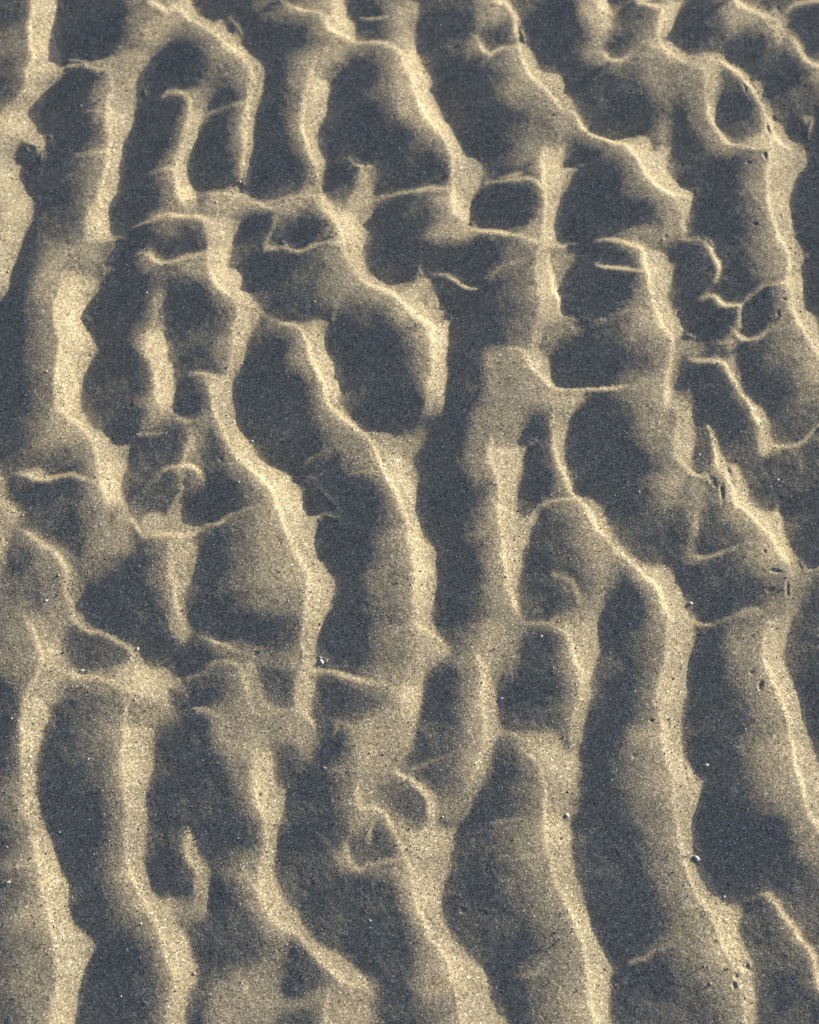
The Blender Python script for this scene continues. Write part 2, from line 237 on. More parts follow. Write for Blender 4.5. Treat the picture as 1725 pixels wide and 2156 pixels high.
S(T,"430 -30 80 30 .85;520 25 60 30 .9;600 35 60 30 .9;700 10 60 30 .75;800 -20"); F(T,.38,25,"570 30 780 10 775 80 760 120 740 80 640 80 610 120 590 100")
S(T,"600 60 20 25 .4;590 180 18 18 .45;550 280 18 15 .5;515 330 20 15 .55")
F(T,.55,20,"495 330 560 330 640 290 690 285 710 340 690 370 600 385 510 410"); F(T,.0,18,"570 310 600 240 640 240 640 285 580 315")
S(T,"560 375 40 30 .6;640 345 60 30 .8;690 350 60 30 .95;720 375 60 22 .95;770 397 50 18 .95;830 390 50 20 .85;900 350 50 22 .75;1000 325 40 25 .65;1140 320 60 30 .7")
F(T,.56,18,"960 -60 1500 -60 1420 30 1390 120 1365 200 1350 300 1340 420 1350 500 1400 580 1470 620 1540 650 1600 660 1785 662 1785 900 1725 860 1640 790 1570 740 1490 700 1400 660 1320 610 1250 550 1210 470 1180 380 1165 300 1150 210 1130 140 1070 80 1010 20")
F(T,.78,30,"990 -30 1230 40 1290 150 1340 300 1320 420 1330 500 1380 590 1440 620 1500 650 1420 660 1320 610 1250 550 1210 470 1180 380 1165 300 1150 210 1130 140 1070 80 1010 20")
S(T,"960 -40 60 50 .9;1010 20 80 60 .95;1070 80 110;1130 140 140 60 .98;1150 210 150 60 .98;1165 300 160 60 .9;1180 380 230 60 .9;1210 470 280 60 .95;1250 550 300 60 .98;1320 610 300 50 1;1400 660 280 35 1;1490 700 250 30 1;1570 740 220 40 1;1640 790 200 60 1;1725 860 200 80 1;1785 920")
F(T,.36,45,"1130 450 1200 500 1290 620 1300 760 1180 790 1160 700"); S(T,"1150 790 50 20 .4;1120 880 30 20 .35;1100 990 20 20 .35"); L(T,.2,"1660 960 90 130;1700 1120 50 60")
S(T,"480 890 40 15 .25;560 940 40 15 .3;640 985 40 15 .4")
F(T,.62,14,"640 985 750 995 880 990 960 965 1000 970 1060 1000 1060 1050 1030 1110 1030 1200 1050 1280 1110 1330 1150 1380 1150 1480 1145 1570 1150 1650 1190 1740 1220 1785 1100 1785 1060 1680 1030 1600 1010 1500 970 1420 930 1350 890 1280 880 1200 860 1120 830 1060 780 1020 700 1000")
L(T,-.15,"1010 1040 50 60"); L(T,.12,"980 1300 60 80;1090 1560 50 110")
S(T,"640 990 100 15 .65;700 1000 110 15 .85;780 1020 110 20 .85;830 1060 110 40 .85;860 1120 110 60 .9;880 1200 150 60 .95;890 1280 180 60 .98;930 1350 130 60 .98;970 1420 110 70 .95;1010 1500 110;1030 1600 130 60 .9;1060 1680 140;1110 1785 150"); L(T,.16,"720 1300 100 50")
T=tile(2,1)
S(T,"370 -60 170 60 .9;390 50 180 60 .92;420 110 150 60 .9;470 170 90 60 .95;540 205 80 20 .95;640 222 70 15 .9;780 230 50 15 .9;850 245 50 15 .9;950 270 60 15 .8;1020 290 70 20 .75;1100 320 80 30 .75")
F(T,.76,14,"370 -60 520 -60 525 60 530 130 560 180 600 205 540 210 470 170 420 110 390 50")
F(T,.46,25,"410 90 280 150 130 270 200 310 350 320 480 310 560 260 520 200 460 150")
F(T,.42,18,"830 212 950 180 1020 130 1050 60 1140 -60 1150 330 1020 290 950 268"); L(T,-.35,"950 60 100 90")
F(T,.7,14,"1140 -60 1290 -60 1280 80 1270 180 1285 270 1310 330 1180 370 1140 330 1140 200 1150 100")
F(T,.38,20,"1180 370 1310 332 1390 335 1430 380 1460 445 1380 480 1330 600 1290 695 1250 660 1200 560")
S(T,"1140 -60 60 60 .85;1150 100 80 60 .85;1140 200 100;1140 330 120;1100 410 260 60 .7;1090 500 280 60 .65;1085 600 290 60 .68;1100 700 280 60 .75;1120 780 240 60 .75;1115 850 240;1100 950 250 60 .65;1075 1050 240 60 .6;1050 1150 220 60 .6;1040 1230 150")
F(T,.58,16,"1140 340 1180 370 1180 450 1200 560 1230 640 1260 730 1270 830 1290 920 1330 950 1390 975 1300 985 1200 980 1140 1080 1100 1200 1040 1230 1050 1150 1100 950 1120 850 1120 780 1100 700 1085 600 1090 500 1100 400")
S(T,"1140 340 40 40 .85;1230 345 40 30 .85;1310 332 40 20 .9;1390 338 40 20 .6")
S(T,"1175 430 50 25 .75;1200 560 50 25 .78;1200 720 80 60 .95;1250 780 60 30 .95;1265 850 60 30 .9;1290 925 60 20 .92;1330 955 60 15 .95;1395 980 60 15 .85")
F(T,.4,25,"1150 985 1300 970 1395 985 1425 1010 1410 1090 1300 1100 1220 1180 1190 1260 1180 1300 1140 1260 1120 1100")
S(T,"610 632 12 20 .3;700 600 12 40 .4;820 530 12 50 .5;900 490 12 45 .5;980 460 20 40 .5")
F(T,.42,30,"640 1210 830 1190 1000 1240 1050 1400 1150 1480 1230 1545 1350 1550 1500 1545 1490 1640 1400 1785 560 1785 600 1640 650 1480 620 1340"); L(T,-.1,"760 1350 90 90;820 1500 60 60")
F(T,.74,14,"1030 1200 1110 1220 1140 1280 1180 1300 1190 1380 1210 1470 1240 1525 1180 1510 1120 1450 1050 1400 1010 1320 980 1260")
S(T,"830 1215 60 20 .6;900 1220 60 20 .7;960 1245 80 40 .72;1010 1320 90 60 .9;1050 1400 100 60 .95;1120 1450 120 60 .95;1180 1510 150 50 .95;1230 1550 160 20 .9;1350 1552 110 18 .85;1500 1545 70 18 .85;1785 1532 50 18 .85")
L(T,.2,"1250 1680 200 90;1430 1620 60 40")
F(T,.7,12,"-60 660 70 650 75 560 85 505 110 560 150 640 190 650 215 720 250 810 290 870 335 900 355 950 350 1010 330 1080 320 1200 315 1300 325 1400 325 1500 310 1600 280 1725 270 1785 100 1785 120 1700 150 1600 190 1480 200 1400 210 1300 200 1200 200 1080 180 1010 130 990 60 950 0 890 -60 810")
S(T,"-60 810 150 100 1;0 890 200 120 1;60 950 220 120 1;130 990 220 100 1;180 1010 200 90 .95;200 1080 200 80 .85;200 1200 200;210 1300 180 80 .9;205 1400 160;180 1500 110 80 .7;150 1600 80 80 .5"); L(T,-.3,"130 800 60 80;200 720 40 40"); L(T,-.2,"200 1660 90 90"); L(T,.12,"60 1120 90 120")
S(T,"150 640 20 20 .5;200 610 20 20 .7;260 600 20 20 .85;320 610 20 20 .85;370 632 22 25 .85;410 662 22 22 .85;450 692 20 20 .88;510 712 18 18 .88;560 700 18 18 .85"); L(T,.25,"365 570 25 25")
S(T,"1560 307 25 15 .6;1640 298 30 20 .75;1785 292 30 20 .8"); S(T,"1570 500 20 20 .65;1640 515 25 18 .75;1785 528"); S(T,"1400 965 25 15 .3;1550 965 20 15 .25;1785 965"); S(T,"1580 1000 40 15 .25;1725 960 40 15 .3")
T=tile(3,1)
F(T,.42,45,"-60 260 50 220 150 190 400 180 470 60 520 -60 600 -60 600 250 500 330 350 350")
F(T,.62,14,"540 -60 690 -60 670 60 650 170 640 240 690 260 750 265 800 310 835 370 800 380 750 310 680 290 600 300 560 290 590 100")
S(T,"540 -60 160 60 .7;585 100 200 40 .72;570 200 160 40 .65"); L(T,.12,"440 100 80 80")
S(T,"560 270 60 20 .5;640 262 60 20 .7;740 268 50 20 .65;800 312 60 25 .55;828 370 50 20 .65;845 430 40 20 .85;872 480 40 20 .92;890 530 35 20 .92;880 590 30 20 .7;850 645 25 15 .5"); L(T,.16,"770 360 60 40")
F(T,.68,16,"230 370 350 390 430 420 510 480 520 530 490 620 460 720 450 790 500 850 550 930 590 1010 625 1085 510 1110 450 1080 400 1010 370 930 340 830 320 720 300 620 275 520 260 440"); L(T,-.2,"520 980 22 100;470 470 50 40"); L(T,.12,"390 520 60 60")
S(T,"-60 290 60 40 .85;0 300 70 40 .85;100 315 80 40 .8;180 335 90 40 .85;230 370 90 60 .9;260 440 70 60 .95;275 520 70 70 .95;300 620 110 60 .92;320 720 150 60 .95;340 830 200 60 .98;370 930 280 60 .98;400 1010 320 60 .98;450 1080 320 60 .98;510 1112 150 30 .98;580 1107 100 20 .95;660 1103 80 15 .85;700 1125 60 15 .7")
S(T,"-60 522 25 20 .8;0 530 25 20 .8;100 545 30 20 .75;260 575 30 25 .7"); S(T,"-20 940 60 15 .3;60 910 60 15 .4;150 865 60 20 .4"); L(T,.15,"230 960 120 120")
F(T,.42,30,"490 1110 690 1120 740 1190 720 1250 690 1290 570 1270 560 1350 520 1480 530 1560 600 1540 640 1570 670 1640 675 1785 430 1785 440 1600 460 1400 490 1250")
L(T,-.3,"585 1420 40 110;575 1580 25 45"); L(T,-.2,"600 1330 50 50")
S(T,"480 1120 260 60 .7;490 1200 270 60 .7;480 1300 280 60 .72;460 1400 330 60 .75;450 1500 400 60 .72;440 1600 330 60 .85;440 1700 300 60 .92;450 1785"); L(T,.15,"230 1520 200 70;320 1640 120 90;60 1440 120 40")
S(T,"-60 1548 40 20 .65;0 1538 45 20 .75;60 1525 45 20 .7;120 1518 40 15 .6")
F(T,.5,18,"900 1305 980 1290 960 1200 950 1120 1010 1080 1020 1160 1030 1260 1050 1350 1055 1470 1080 1550 1130 1630 1180 1690 1240 1700 1300 1740 1240 1785 1200 1725 1130 1680 1070 1620 1030 1550 1000 1460 970 1400 930 1340")
S(T,"640 1298 40 20 .6;700 1310 45 25 .75;800 1320 50 30 .75;880 1312 50 30 .75;930 1340 50 30 .8;970 1400 50 35 .85;1000 1460 50;1030 1550 50;1070 1620 60;1130 1680 60 30 .9;1200 1730 60;1260 1785")
S(T,"720 795 20 15 .35;790 765 40 30 .55;850 775 60 30 .8;900 812 60 25 .95;960 845 60 20 .95;1060 852 60 20 .85"); S(T,"1080 845 20 20 .55;1130 790 20 30 .6;1200 740 20 45 .6;1270 695 20 50 .65;1350 672 25 50 .65;1440 662 30 60 .7")
S(T,"1080 860 50 15 .7;1060 950 40 20 .6;1060 1020 30 20 .6"); S(T,"1010 1040 40 20 .5;1060 1105 40 30 .75;1130 1132 40 20 .8;1200 1110 45 18 .75;1280 1060 50 20 .65;1380 1000 60 20 .6;1430 970 60 20 .55"); S(T,"880 1165 15 20 .35;1000 1130 30 20 .45")
F(T,.7,14,"1300 -60 1490 -60 1510 60 1510 170 1520 260 1580 330 1635 420 1620 520 1600 620 1595 720 1610 820 1640 900 1690 960 1700 1020 1725 1100 1785 1250 1785 1350 1725 1260 1680 1200 1640 1130 1600 1050 1550 960 1510 880 1490 780 1470 680 1460 580 1480 480 1470 400 1430 330 1380 250 1340 160 1320 60"); L(T,-.12,"1560 430 50 60;1450 100 60 80")
S(T,"1300 -60 260 60 .85;1320 60 280 60 .85;1340 160 260 60 .9;1380 250 250 60 .95;1430 330 270 60 .95;1470 400 280 60 .9;1480 480 280 60 .85;1460 580 250 60 .85;1470 680 120 60 .88;1490 780 130 60 .88;1510 880 150 60 .92;1550 960 250 60 .98;1600 1050 320 60 .98;1640 1130 330 60 .98;1680 1200 300 60 1;1725 1260 280;1785 1340 260"); L(T,.16,"1690 1420 80 120;1600 1650 140 60")
T=tile(0,2)
F(T,.68,14,"490 -60 685 -60 690 30 730 90 800 160 880 200 930 250 950 295 1020 295 1105 290 1090 380 1070 460 1040 530 1025 620 1020 700 1060 770 1090 850 1100 900 1140 930 1000 860 910 800 880 720 860 640 850 560 855 470 840 380 800 290 750 200 690 130 600 80 520 0"); L(T,-.18,"1040 370 60 80")
S(T,"490 -60 240 60 .75;520 0 250 60 .85;600 80 230 50 .85;690 130 200 50 .88;750 200 230 50 .88;800 290 250 60 .85;840 380 240 60 .85;855 470 150 60 .8;850 560 100 60 .75;860 640 130 60 .8;880 720 150 60 .9;910 790 160 50 .88;1000 870 60 40 .6;1100 920 40 30 .7;1140 945 20 20 .85;1170 990 20 18 .85;1215 1065 20 15 .75"); L(T,.18,"480 220 150 90;330 290 80 50")
F(T,.42,35,"890 790 990 800 930 950 860 1050 740 1170 750 1000 800 900")
F(T,.45,25,"1010 820 1090 890 1130 1000 1120 1100 1140 1200 950 1260 820 1310 720 1220 850 1070 950 940"); L(T,-.3,"985 850 25 50;950 920 22 45"); F(T,.28,50,"640 1250 820 1220 1000 1250 1060 1220 980 1350 820 1450 720 1400"); L(T,.12,"720 1480 60 100")
F(T,.45,30,"1200 -60 1480 -60 1470 20 1500 70 1600 90 1590 130 1400 120 1220 170 1240 60"); S(T,"1170 215 30 20 .35;1250 195 40 20 .35;1350 190")
S(T,"1460 20 60 20 .6;1500 65 60 20 .8;1560 100 50 20 .85;1615 95 30 30 .7")
F(T,.42,25,"1620 70 1700 20 1785 -60 1785 330 1700 350 1670 460 1550 450 1540 420 1600 300 1590 170 1640 140"); L(T,.15,"1610 270 40 120"); L(T,-.3,"1780 180 40 100")
S(T,"1600 170 40 40 .5;1600 300 60 50 .65;1560 430 60 60 .7")
S(T,"1220 640 30 12 .15;1320 580 30 15 .3;1380 520 30 20 .5;1440 480 40 25 .6;1500 462 80 25 .7;1560 470 80 40 .8;1640 490 60 40 .88;1690 540 60 30 .88;1715 600 60 25 .8;1735 660 50 20 .5"); L(T,.3,"1525 560 35 80"); L(T,.22,"1640 650 60 60")
F(T,.52,25,"1400 890 1440 790 1490 720 1500 640 1530 640 1515 780 1560 850 1570 930 1640 940 1725 930 1785 940 1785 990 1640 1060 1580 1090 1400 1090 1220 1085 1190 1000 1180 930 1260 870 1330 860")
S(T,"1220 1070 60 20 .6;1320 1055 60 40 .75;1400 1050 80 60 .9;1500 1062 90 60 .95;1600 1070 70 50 .85;1650 1045 40 40 .7;1785 1000 40 30 .7")
F(T,.52,25,"1430 1080 1640 1080 1680 1200 1650 1330 1610 1450 1580 1560 1565 1650 1570 1785 1510 1785 1490 1650 1470 1500 1440 1400 1430 1250")
F(T,.3,50,"1290 1110 1430 1090 1440 1300 1460 1500 1490 1785 1430 1785 1400 1500 1300 1320 1270 1200")
S(T,"1440 1120 150 60 .6;1440 1300 170 60 .65;1445 1420 160 50 .8;1475 1520 130 50 .85;1490 1620 110 60 .85;1510 1785 100")
F(T,.5,25,"-60 480 15 530 40 620 60 720 110 760 170 810 200 880 195 930 150 970 90 1000 85 1080 60 1180 30 1260 15 1350 20 1430 0 1520 -60 1560"); S(T,"-60 785 80 40 .75;30 800 80 40 .75;100 840 80 40 .7;175 895 70 25 .6"); S(T,"-60 560 60 30 .6;0 540 40 15 .5;30 630 60 15 .5"); L(T,-.2,"0 950 60 60")
F(T,.58,20,"155 525 250 505 350 485 375 530 440 555 340 590 270 570")
S(T,"150 530 20 12 .5;220 545 30 20 .8;280 572 30 25 .85;340 595 30 25 .88;400 590 30 20 .85;470 570 30 20 .75;540 548 30 20 .65;600 540 40 25 .55;680 562 40 40 .5;760 600 40 30 .5;850 640 50 40 .6")
F(T,.3,50,"-60 1500 100 1480 300 1420 300 1200 420 1200 540 1290 560 1450 560 1560 640 1785 -60 1785"); L(T,-.12,"300 1600 60 120;100 1560 60 60")
F(T,.4,25,"230 1000 290 1010 340 1060 400 1110 430 1090 500 1150 570 1200 620 1300 650 1420 700 1500 740 1620 730 1785 640 1785 600 1650 560 1560 560 1350 540 1280 500 1220 400 1150 310 1090")
S(T,"220 1010 60 20 .5;270 1045 80 30 .8;310 1090 90 40 .85;350 1130 100 40 .85;400 1150 120 40 .8;460 1180 150 40 .8;500 1220 180 40 .85;540 1280 200 40 .85;560 1350 200 40 .75;560 1450 180 50 .7;560 1560 180 70 .7;600 1650 180 80 .75;650 1785 180")
T=tile(1,2)
L(T,.35,"0 60 50 90")
F(T,.68,14,"70 -60 255 -60 270 50 300 140 350 220 400 310 450 400 520 450 600 490 680 530 730 545 770 620 810 680 820 760 840 830 880 890 930 900 935 980 940 1080 960 1170 980 1260 1020 1330 1090 1385 1150 1390 1130 1470 1090 1560 1060 1650 1020 1725 1000 1785 850 1785 860 1600 880 1480 880 1380 820 1310 790 1230 750 1130 710 1030 670 930 630 830 590 740 530 650 470 570 400 500 320 440 260 370 200 280 160 170 110 60")
L(T,-.2,"210 220 60 40;1110 1430 50 60"); L(T,-.1,"720 680 50 100;830 950 50 60"); 
S(T,"70 -60 60 60 .85;110 60 70 80 .92;160 170 80 70 .95;200 280 80 60 .75;260 370 110 60 .85;320 440 130 50 .9;400 500 160 50 .95;470 570 200 60 .95;530 650 260 60 .95;590 740 320;630 830 350 60 .9;670 930 400 60 .9;710 1030 440 60 .88;750 1130 460;790 1230 480 60 .92;820 1310 480 60 .95;880 1375 460 60 .95;880 1480 440 60 .72;860 1600 430 60 .7;850 1785 420"); L(T,.12,"560 1180 180 200;650 1500 180 220")
S(T,"-60 995 40 25 .8;30 970 40 25 .8;100 950 30 20 .7;180 910 30 20 .6;250 870 40 20 .55;330 840 60 20 .45;420 805 60 20 .4")
F(T,.55,18,"1080 -60 1170 -60 1190 30 1270 100 1350 140 1450 160 1540 190 1600 220 1785 250 1785 1200 1725 1050 1700 930 1670 820 1640 720 1580 620 1530 540 1490 440 1450 350 1410 270 1340 200 1260 150 1180 90 1110 20"); L(T,.2,"1640 480 110 150;1720 700 50 150"); L(T,-.1,"1600 290 80 40")
S(T,"1080 -60 100 50 .85;1110 20 120 50 .9;1180 90 170 40 .95;1260 150 220 40 .95;1340 200 260 40 .9;1410 270 280 50 .92;1450 350 260 60 .95;1490 440 220 60 .98;1530 540 130 60 .98;1580 620 110 60 .95;1640 720 120 60 .95;1670 820 150;1700 930 200 60 .85;1725 1050 300 60 .75;1760 1200 340")
S(T,"1220 545 30 15 .3;1300 522 40 15 .45;1400 510 40 15 .45;1510 525 40 20 .5"); S(T,"840 465 25 20 .35;900 420 30 30 .45;960 390 40 30 .4;1050 340 40 30 .35;1130 330"); L(T,.2,"1045 430 25 50;1130 280 80 60")
S(T,"855 550 20 15 .5;910 570 20 18 .55;940 620 18 18 .45;1000 700 20 20 .4;1060 770 20 20 .35;1130 860 25 20 .25"); S(T,"890 905 30 25 .7;950 890 30 25 .78;1000 880 30 20 .78;1060 890 30 18 .78;1110 918 25 15 .6"); S(T,"1110 905 50 15 .2;1250 980 40 15 .25")
S(T,"1380 1370 80 15 .35;1480 1340 90 15 .45;1560 1345 90 15 .4"); F(T,.3,60,"1350 1400 1560 1370 1785 1400 1785 1785 1250 1785 1400 1600"); L(T,.15,"1570 1100 140 70;1650 1260 120 60"); L(T,.08,"300 1500 250 200")
T=tile(2,2)
F(T,.45,25,"-60 160 150 150 210 230 120 330 60 390 110 440 120 520 100 570 70 640 -60 700"); L(T,-.25,"20 110 60 40")
F(T,.7,14,"-60 560 75 600 70 720 85 830 95 940 120 1050 150 1130 230 1190 245 1290 240 1400 235 1500 215 1620 190 1725 180 1785 60 1785 50 1600 60 1450 40 1330 20 1200 -20 1000 -60 850"); L(T,-.15,"200 1250 50 60;180 1450 50 60"); L(T,.12,"60 1100 60 120;110 1350 50 100")
S(T,"-60 800 100 60 .8;-20 1000 150 60 .7;20 1200 150 60 .7;50 1330 150 60 .8;60 1450 150 60 .7;50 1600 150;60 1785")
F(T,.4,40,"560 -60 510 130 490 350 500 500 540 620 690 640 720 500 690 350 700 200 760 -60"); F(T,.42,20,"680 -60 1010 -60 1000 100 980 240 950 300 920 380 700 330 700 200"); L(T,-.1,"840 200 40 110")
F(T,.66,14,"680 300 880 340 960 300 1000 310 980 370 940 430 940 500 930 600 910 700 895 820 920 880 960 915 1020 895 1075 850 1080 910 1040 1000 1010 1090 960 1190 950 1290 930 1400 910 1500 910 1570 930 1650 950 1725 970 1785 950 1785 900 1650 870 1560 830 1480 830 1400 810 1320 790 1230 790 1050 770 850 770 740 740 560 710 480 680 400"); L(T,-.12,"980 980 50 80")
S(T,"690 230 160 60 .6;670 320 180 70 .8;680 400 190 70 .88;710 480 190 60 .9;740 560 180 50 .9;760 650 110 40 .82;770 740 90 40 .8;770 850 200 40 .75;780 950 240 50 .75;790 1050 260 50 .78;790 1150 230 40 .85;790 1230 170 40 .88;810 1320 150 50 .88;830 1400 150 50 .85;830 1480 170 50 .8;870 1560 200 40 .85;900 1650 220 30 .85;940 1785 230"); S(T,"500 1050 30 30 .2;650 1050 40 40 .35"); L(T,.12,"680 1600 100 130")
S(T,"920 340 30 20 .5;990 310 20 20 .5;1100 250 20 20 .35"); S(T,"960 920 60 15 .6;1080 830 50 10 .6;1130 790 60 12 .6;1200 760 80 12 .6;1280 745 100 20 .65;1400 755 100 30 .75")
F(T,.62,14,"1260 -60 1420 -60 1380 60 1350 150 1320 250 1310 350 1320 430 1350 530 1390 620 1430 700 1480 750 1545 755 1600 810 1650 900 1690 970 1725 1040 1785 1130 1785 1200 1725 1150 1690 1110 1630 1040 1570 960 1520 880 1470 810 1420 750 1380 680 1340 600 1310 530 1280 470 1250 400 1240 300 1240 200 1220 100")
S(T,"1260 -60 60 40 .7;1220 100 60 60 .75;1240 200 50 50 .8;1240 300 60 40 .85;1250 400 60 40 .9;1280 470 70 35 .92;1310 530 90 35 .92;1340 600 130 35 .92;1380 680 180 35 .95;1420 750 200 40 .98;1470 810 140 50 .95;1520 880 160 60 .98;1570 960 200 60 .98;1630 1040 240 50 1;1690 1110 260 50 1;1785 1190 280"); S(T,"1380 880 60 15 .4;1450 865 60 20 .55;1520 880 50 20 .6")
F(T,.36,60,"1580 1080 1690 1130 1785 1200 1785 1330 1700 1350 1660 1450 1645 1540 1640 1785 1400 1785 1450 1650 1530 1500 1540 1300"); L(T,.2,"1600 1560 50 130")
S(T,"1220 1380 40 25 .35;1300 1385 60 20 .42;1370 1420 70 20 .42;1410 1490 60 25 .48;1430 1570 50 25 .5;1450 1650 50 25 .4")
T=tile(3,2)
F(T,.36,60,"170 -60 480 -60 550 30 540 150 510 300 530 400 420 420 250 320 180 150")
F(T,.38,50,"280 620 400 530 560 450 650 560 620 680 560 800 430 850 350 750")
F(T,.7,14,"470 -60 680 -60 665 50 670 200 680 300 665 420 650 480 680 520 770 560 660 560 600 480 550 430 520 350 510 250 540 120 560 30"); L(T,-.08,"600 250 50 120")
S(T,"470 -60 120 60 .8;530 10 60 60 .85;550 80 60 30 .6;510 250 60 30 .6;530 380 80 30 .85;570 440 100 20 .95;620 490 100 18 .98;660 530 90 20 .95;720 550 60 20 .9;770 560 20 20 .6")
F(T,.4,20,"650 590 740 610 780 720 760 850 720 980 700 1100 680 1230 600 1230 640 1100 650 950 600 850 580 790 640 660"); L(T,-.25,"610 680 20 80;710 660 15 60"); L(T,.2,"690 1000 30 150")
S(T,"640 1230 70 20 .35;700 1225 70 15 .5;780 1240 70 15 .6;860 1225 60 15 .6;940 1190 40 15 .5;1040 1130 40 15 .45"); L(T,.18,"650 1290 90 50")
F(T,.7,14,"775 125 820 180 880 260 900 350 930 430 970 440 1040 460 1080 560 1120 640 1130 720 1170 790 1230 840 1330 860 1400 825 1420 900 1440 1000 1470 1100 1520 1210 1590 1290 1640 1340 1500 1380 1480 1310 1420 1230 1370 1150 1320 1060 1250 990 1190 920 1120 840 1050 800 980 740 930 640 870 520 860 430 850 330 830 230")
L(T,-.3,"975 540 18 90;1360 960 25 60;1385 1040 18 50;985 630 50 12"); L(T,-.15,"1300 890 50 30"); F(T,.32,40,"780 500 870 500 940 640 900 760 880 620 800 560")
S(T,"775 130 20 15 .8;830 230 20 20 .9;855 330 25 25 .9;865 430 30 40 .85;875 510 50 40 .8;935 580 60 30 .9;990 640 100 40 .8;1010 730 130 60 .95;1060 800 170 60 1;1120 840 220 50 .98;1190 920 270 40 .98;1250 990 280 30 1;1320 1060 280 40 .95;1370 1150 280 60 .92;1420 1230 270 60 .98;1480 1310 260 60 1;1495 1390 240 60 .75;1480 1500 230 60 .55;1480 1785 250 60 .5"); S(T,"680 530 30 15 .5;770 530 50 15 .45;860 515 50 20 .45")
F(T,.36,50,"1490 1350 1640 1340 1785 1325 1720 1450 1600 1520 1560 1650 1500 1785 1450 1785 1480 1500"); S(T,"1620 1345 60 12 .7;1700 1330 60 12 .45;1785 1325")
S(T,"940 1735 80 15 .45;1050 1700 90 15 .65;1150 1692 90 15 .65;1230 1710 80 15 .5"); L(T,.18,"1350 1650 150 80;1300 1250 100 100")
F(T,.6,14,"1140 -60 1250 -60 1290 40 1315 120 1320 200 1345 260 1320 340 1270 400 1220 380 1230 250 1240 150 1190 50"); L(T,-.15,"1260 370 60 50")
S(T,"1130 -60 40 60 .85;1160 10 50 60 .95;1210 80 50 50 .95;1240 150 30 40 .7;1240 260 40 40 .65"); S(T,"1300 270 90 20 .6;1380 290 90 15 .75;1450 300 60 15 .8;1540 290 40 15 .75;1600 250 30 20 .65;1660 200 30 20 .6;1785 90 30 20 .55"); L(T,.18,"1320 360 90 60;1570 440 30 90;1590 690 50 25;1165 560 25 40")
F(T,.62,14,"-60 1010 0 1090 60 1150 120 1210 200 1270 270 1300 330 1320 400 1305 450 1340 500 1410 540 1490 590 1560 620 1680 640 1725 660 1785 500 1785 460 1700 420 1600 380 1510 330 1440 260 1390 190 1330 130 1280 60 1220 0 1170 -60 1120")
S(T,"-60 1120 150 40 1;0 1170 140 40 1;60 1220 110 35 .98;130 1280 100 35 .98;190 1330 100 35 .98;260 1390 100 40 .95;330 1440 110 50 .95;380 1510 120 60 .95;420 1600 140 60 .95;460 1700 150;500 1785"); L(T,-.1,"420 1380 60 60")
T=tile(0,3)
F(T,.28,60,"-60 -60 220 -60 330 250 350 400 240 600 100 560 -60 420")
F(T,.45,25,"190 -60 330 -60 500 -60 600 40 560 150 540 230 545 310 570 390 620 460 680 490 560 560 480 640 560 700 440 760 410 800 330 700 240 640 320 480 380 350 300 150"); L(T,.12,"440 320 80 80;280 60 40 60"); L(T,-.18,"440 120 60 70")
F(T,.64,14,"330 680 410 790 425 870 400 930 360 990 340 1080 330 1180 315 1270 300 1380 295 1490 320 1570 350 1660 370 1725 390 1785 235 1785 220 1620 195 1400 195 1280 200 1150 200 1020 190 920 200 820 220 720")
S(T,"190 -60 150 50 .6;240 60 200 50 .65;300 150 220 40 .65;330 250 230 50 .7;380 350 200 60 .65;360 430 160 60 .55;320 490 140 60 .55;280 560 120 60 .55;240 640 90 60 .62;220 720 70 60 .68;200 820 60 60 .72;190 920 60 60 .78;200 1020 60 70 .8;200 1150 60 60 .72;195 1280 70;195 1400 130 60 .7;210 1520 180 60 .75;220 1620 200 60 .78;235 1785 200")
F(T,.58,20,"1110 300 1180 310 1200 390 1240 440 1300 460 1370 450 1440 410 1500 480 1560 580 1500 620 1420 640 1420 730 1380 740 1280 700 1190 665 1090 640 1030 590 950 555 850 530 740 520 640 515 560 490 620 462 690 495 780 490 860 465 960 430 1040 400 1090 370"); L(T,.15,"1230 560 120 90"); L(T,-.15,"1480 520 60 60;930 500 100 30")
S(T,"560 490 150 20 .7;640 515 150 20 .82;740 522 150 25 .8;850 537 150 30 .75;950 565 160 40 .7;1030 612 200 30 .75;1100 642 230 40 .85;1200 672 250 40 .85;1300 712 230 40 .9;1400 745 150 25 .75")
F(T,.62,14,"600 -60 725 -60 730 60 780 110 880 135 980 175 1060 230 1130 280 1180 310 1200 390 1110 420 1120 340 1080 290 1020 235 950 195 880 165 800 160 740 140 680 90 620 40")
S(T,"590 -60 60 60 .75;620 40 60 50 .85;680 90 50 40 .9;740 140 50 30 .85;800 155 60 20 .7;880 158 50 15 .8;950 190 40 20 .85;1020 232 40 25 .88;1080 285 40 30 .85;1120 340 60 40 .75;1110 430 100 40 .55")
F(T,.02,18,"550 220 600 150 690 140 760 195 870 182 950 215 1020 260 1060 310 1020 370 960 425 860 463 780 487 690 490 620 455 575 390 550 300")
F(T,.4,40,"1090 690 1280 700 1390 750 1330 850 1300 940 1280 1060 1060 1060 1080 800"); F(T,.56,16,"1060 940 1200 920 1290 970 1280 1040 1290 1130 1300 1200 1290 1290 1270 1370 1240 1450 1230 1530 1245 1600 1255 1785 1100 1785 1090 1600 1055 1400 1040 1200 1050 1100"); L(T,-.15,"1260 1120 40 80"); L(T,.12,"1130 1300 60 120;1160 1600 60 90")
S(T,"1110 690 300 60 .45;1080 800 320 60 .55;1060 900 330 60 .6;1050 1000 340 60 .68;1050 1100 340 60 .7;1040 1200 320 60 .72;1045 1300 230 60 .75;1055 1400 190 60 .75;1080 1500 180 60 .8;1090 1600 180 60 .8;1100 1785 180")
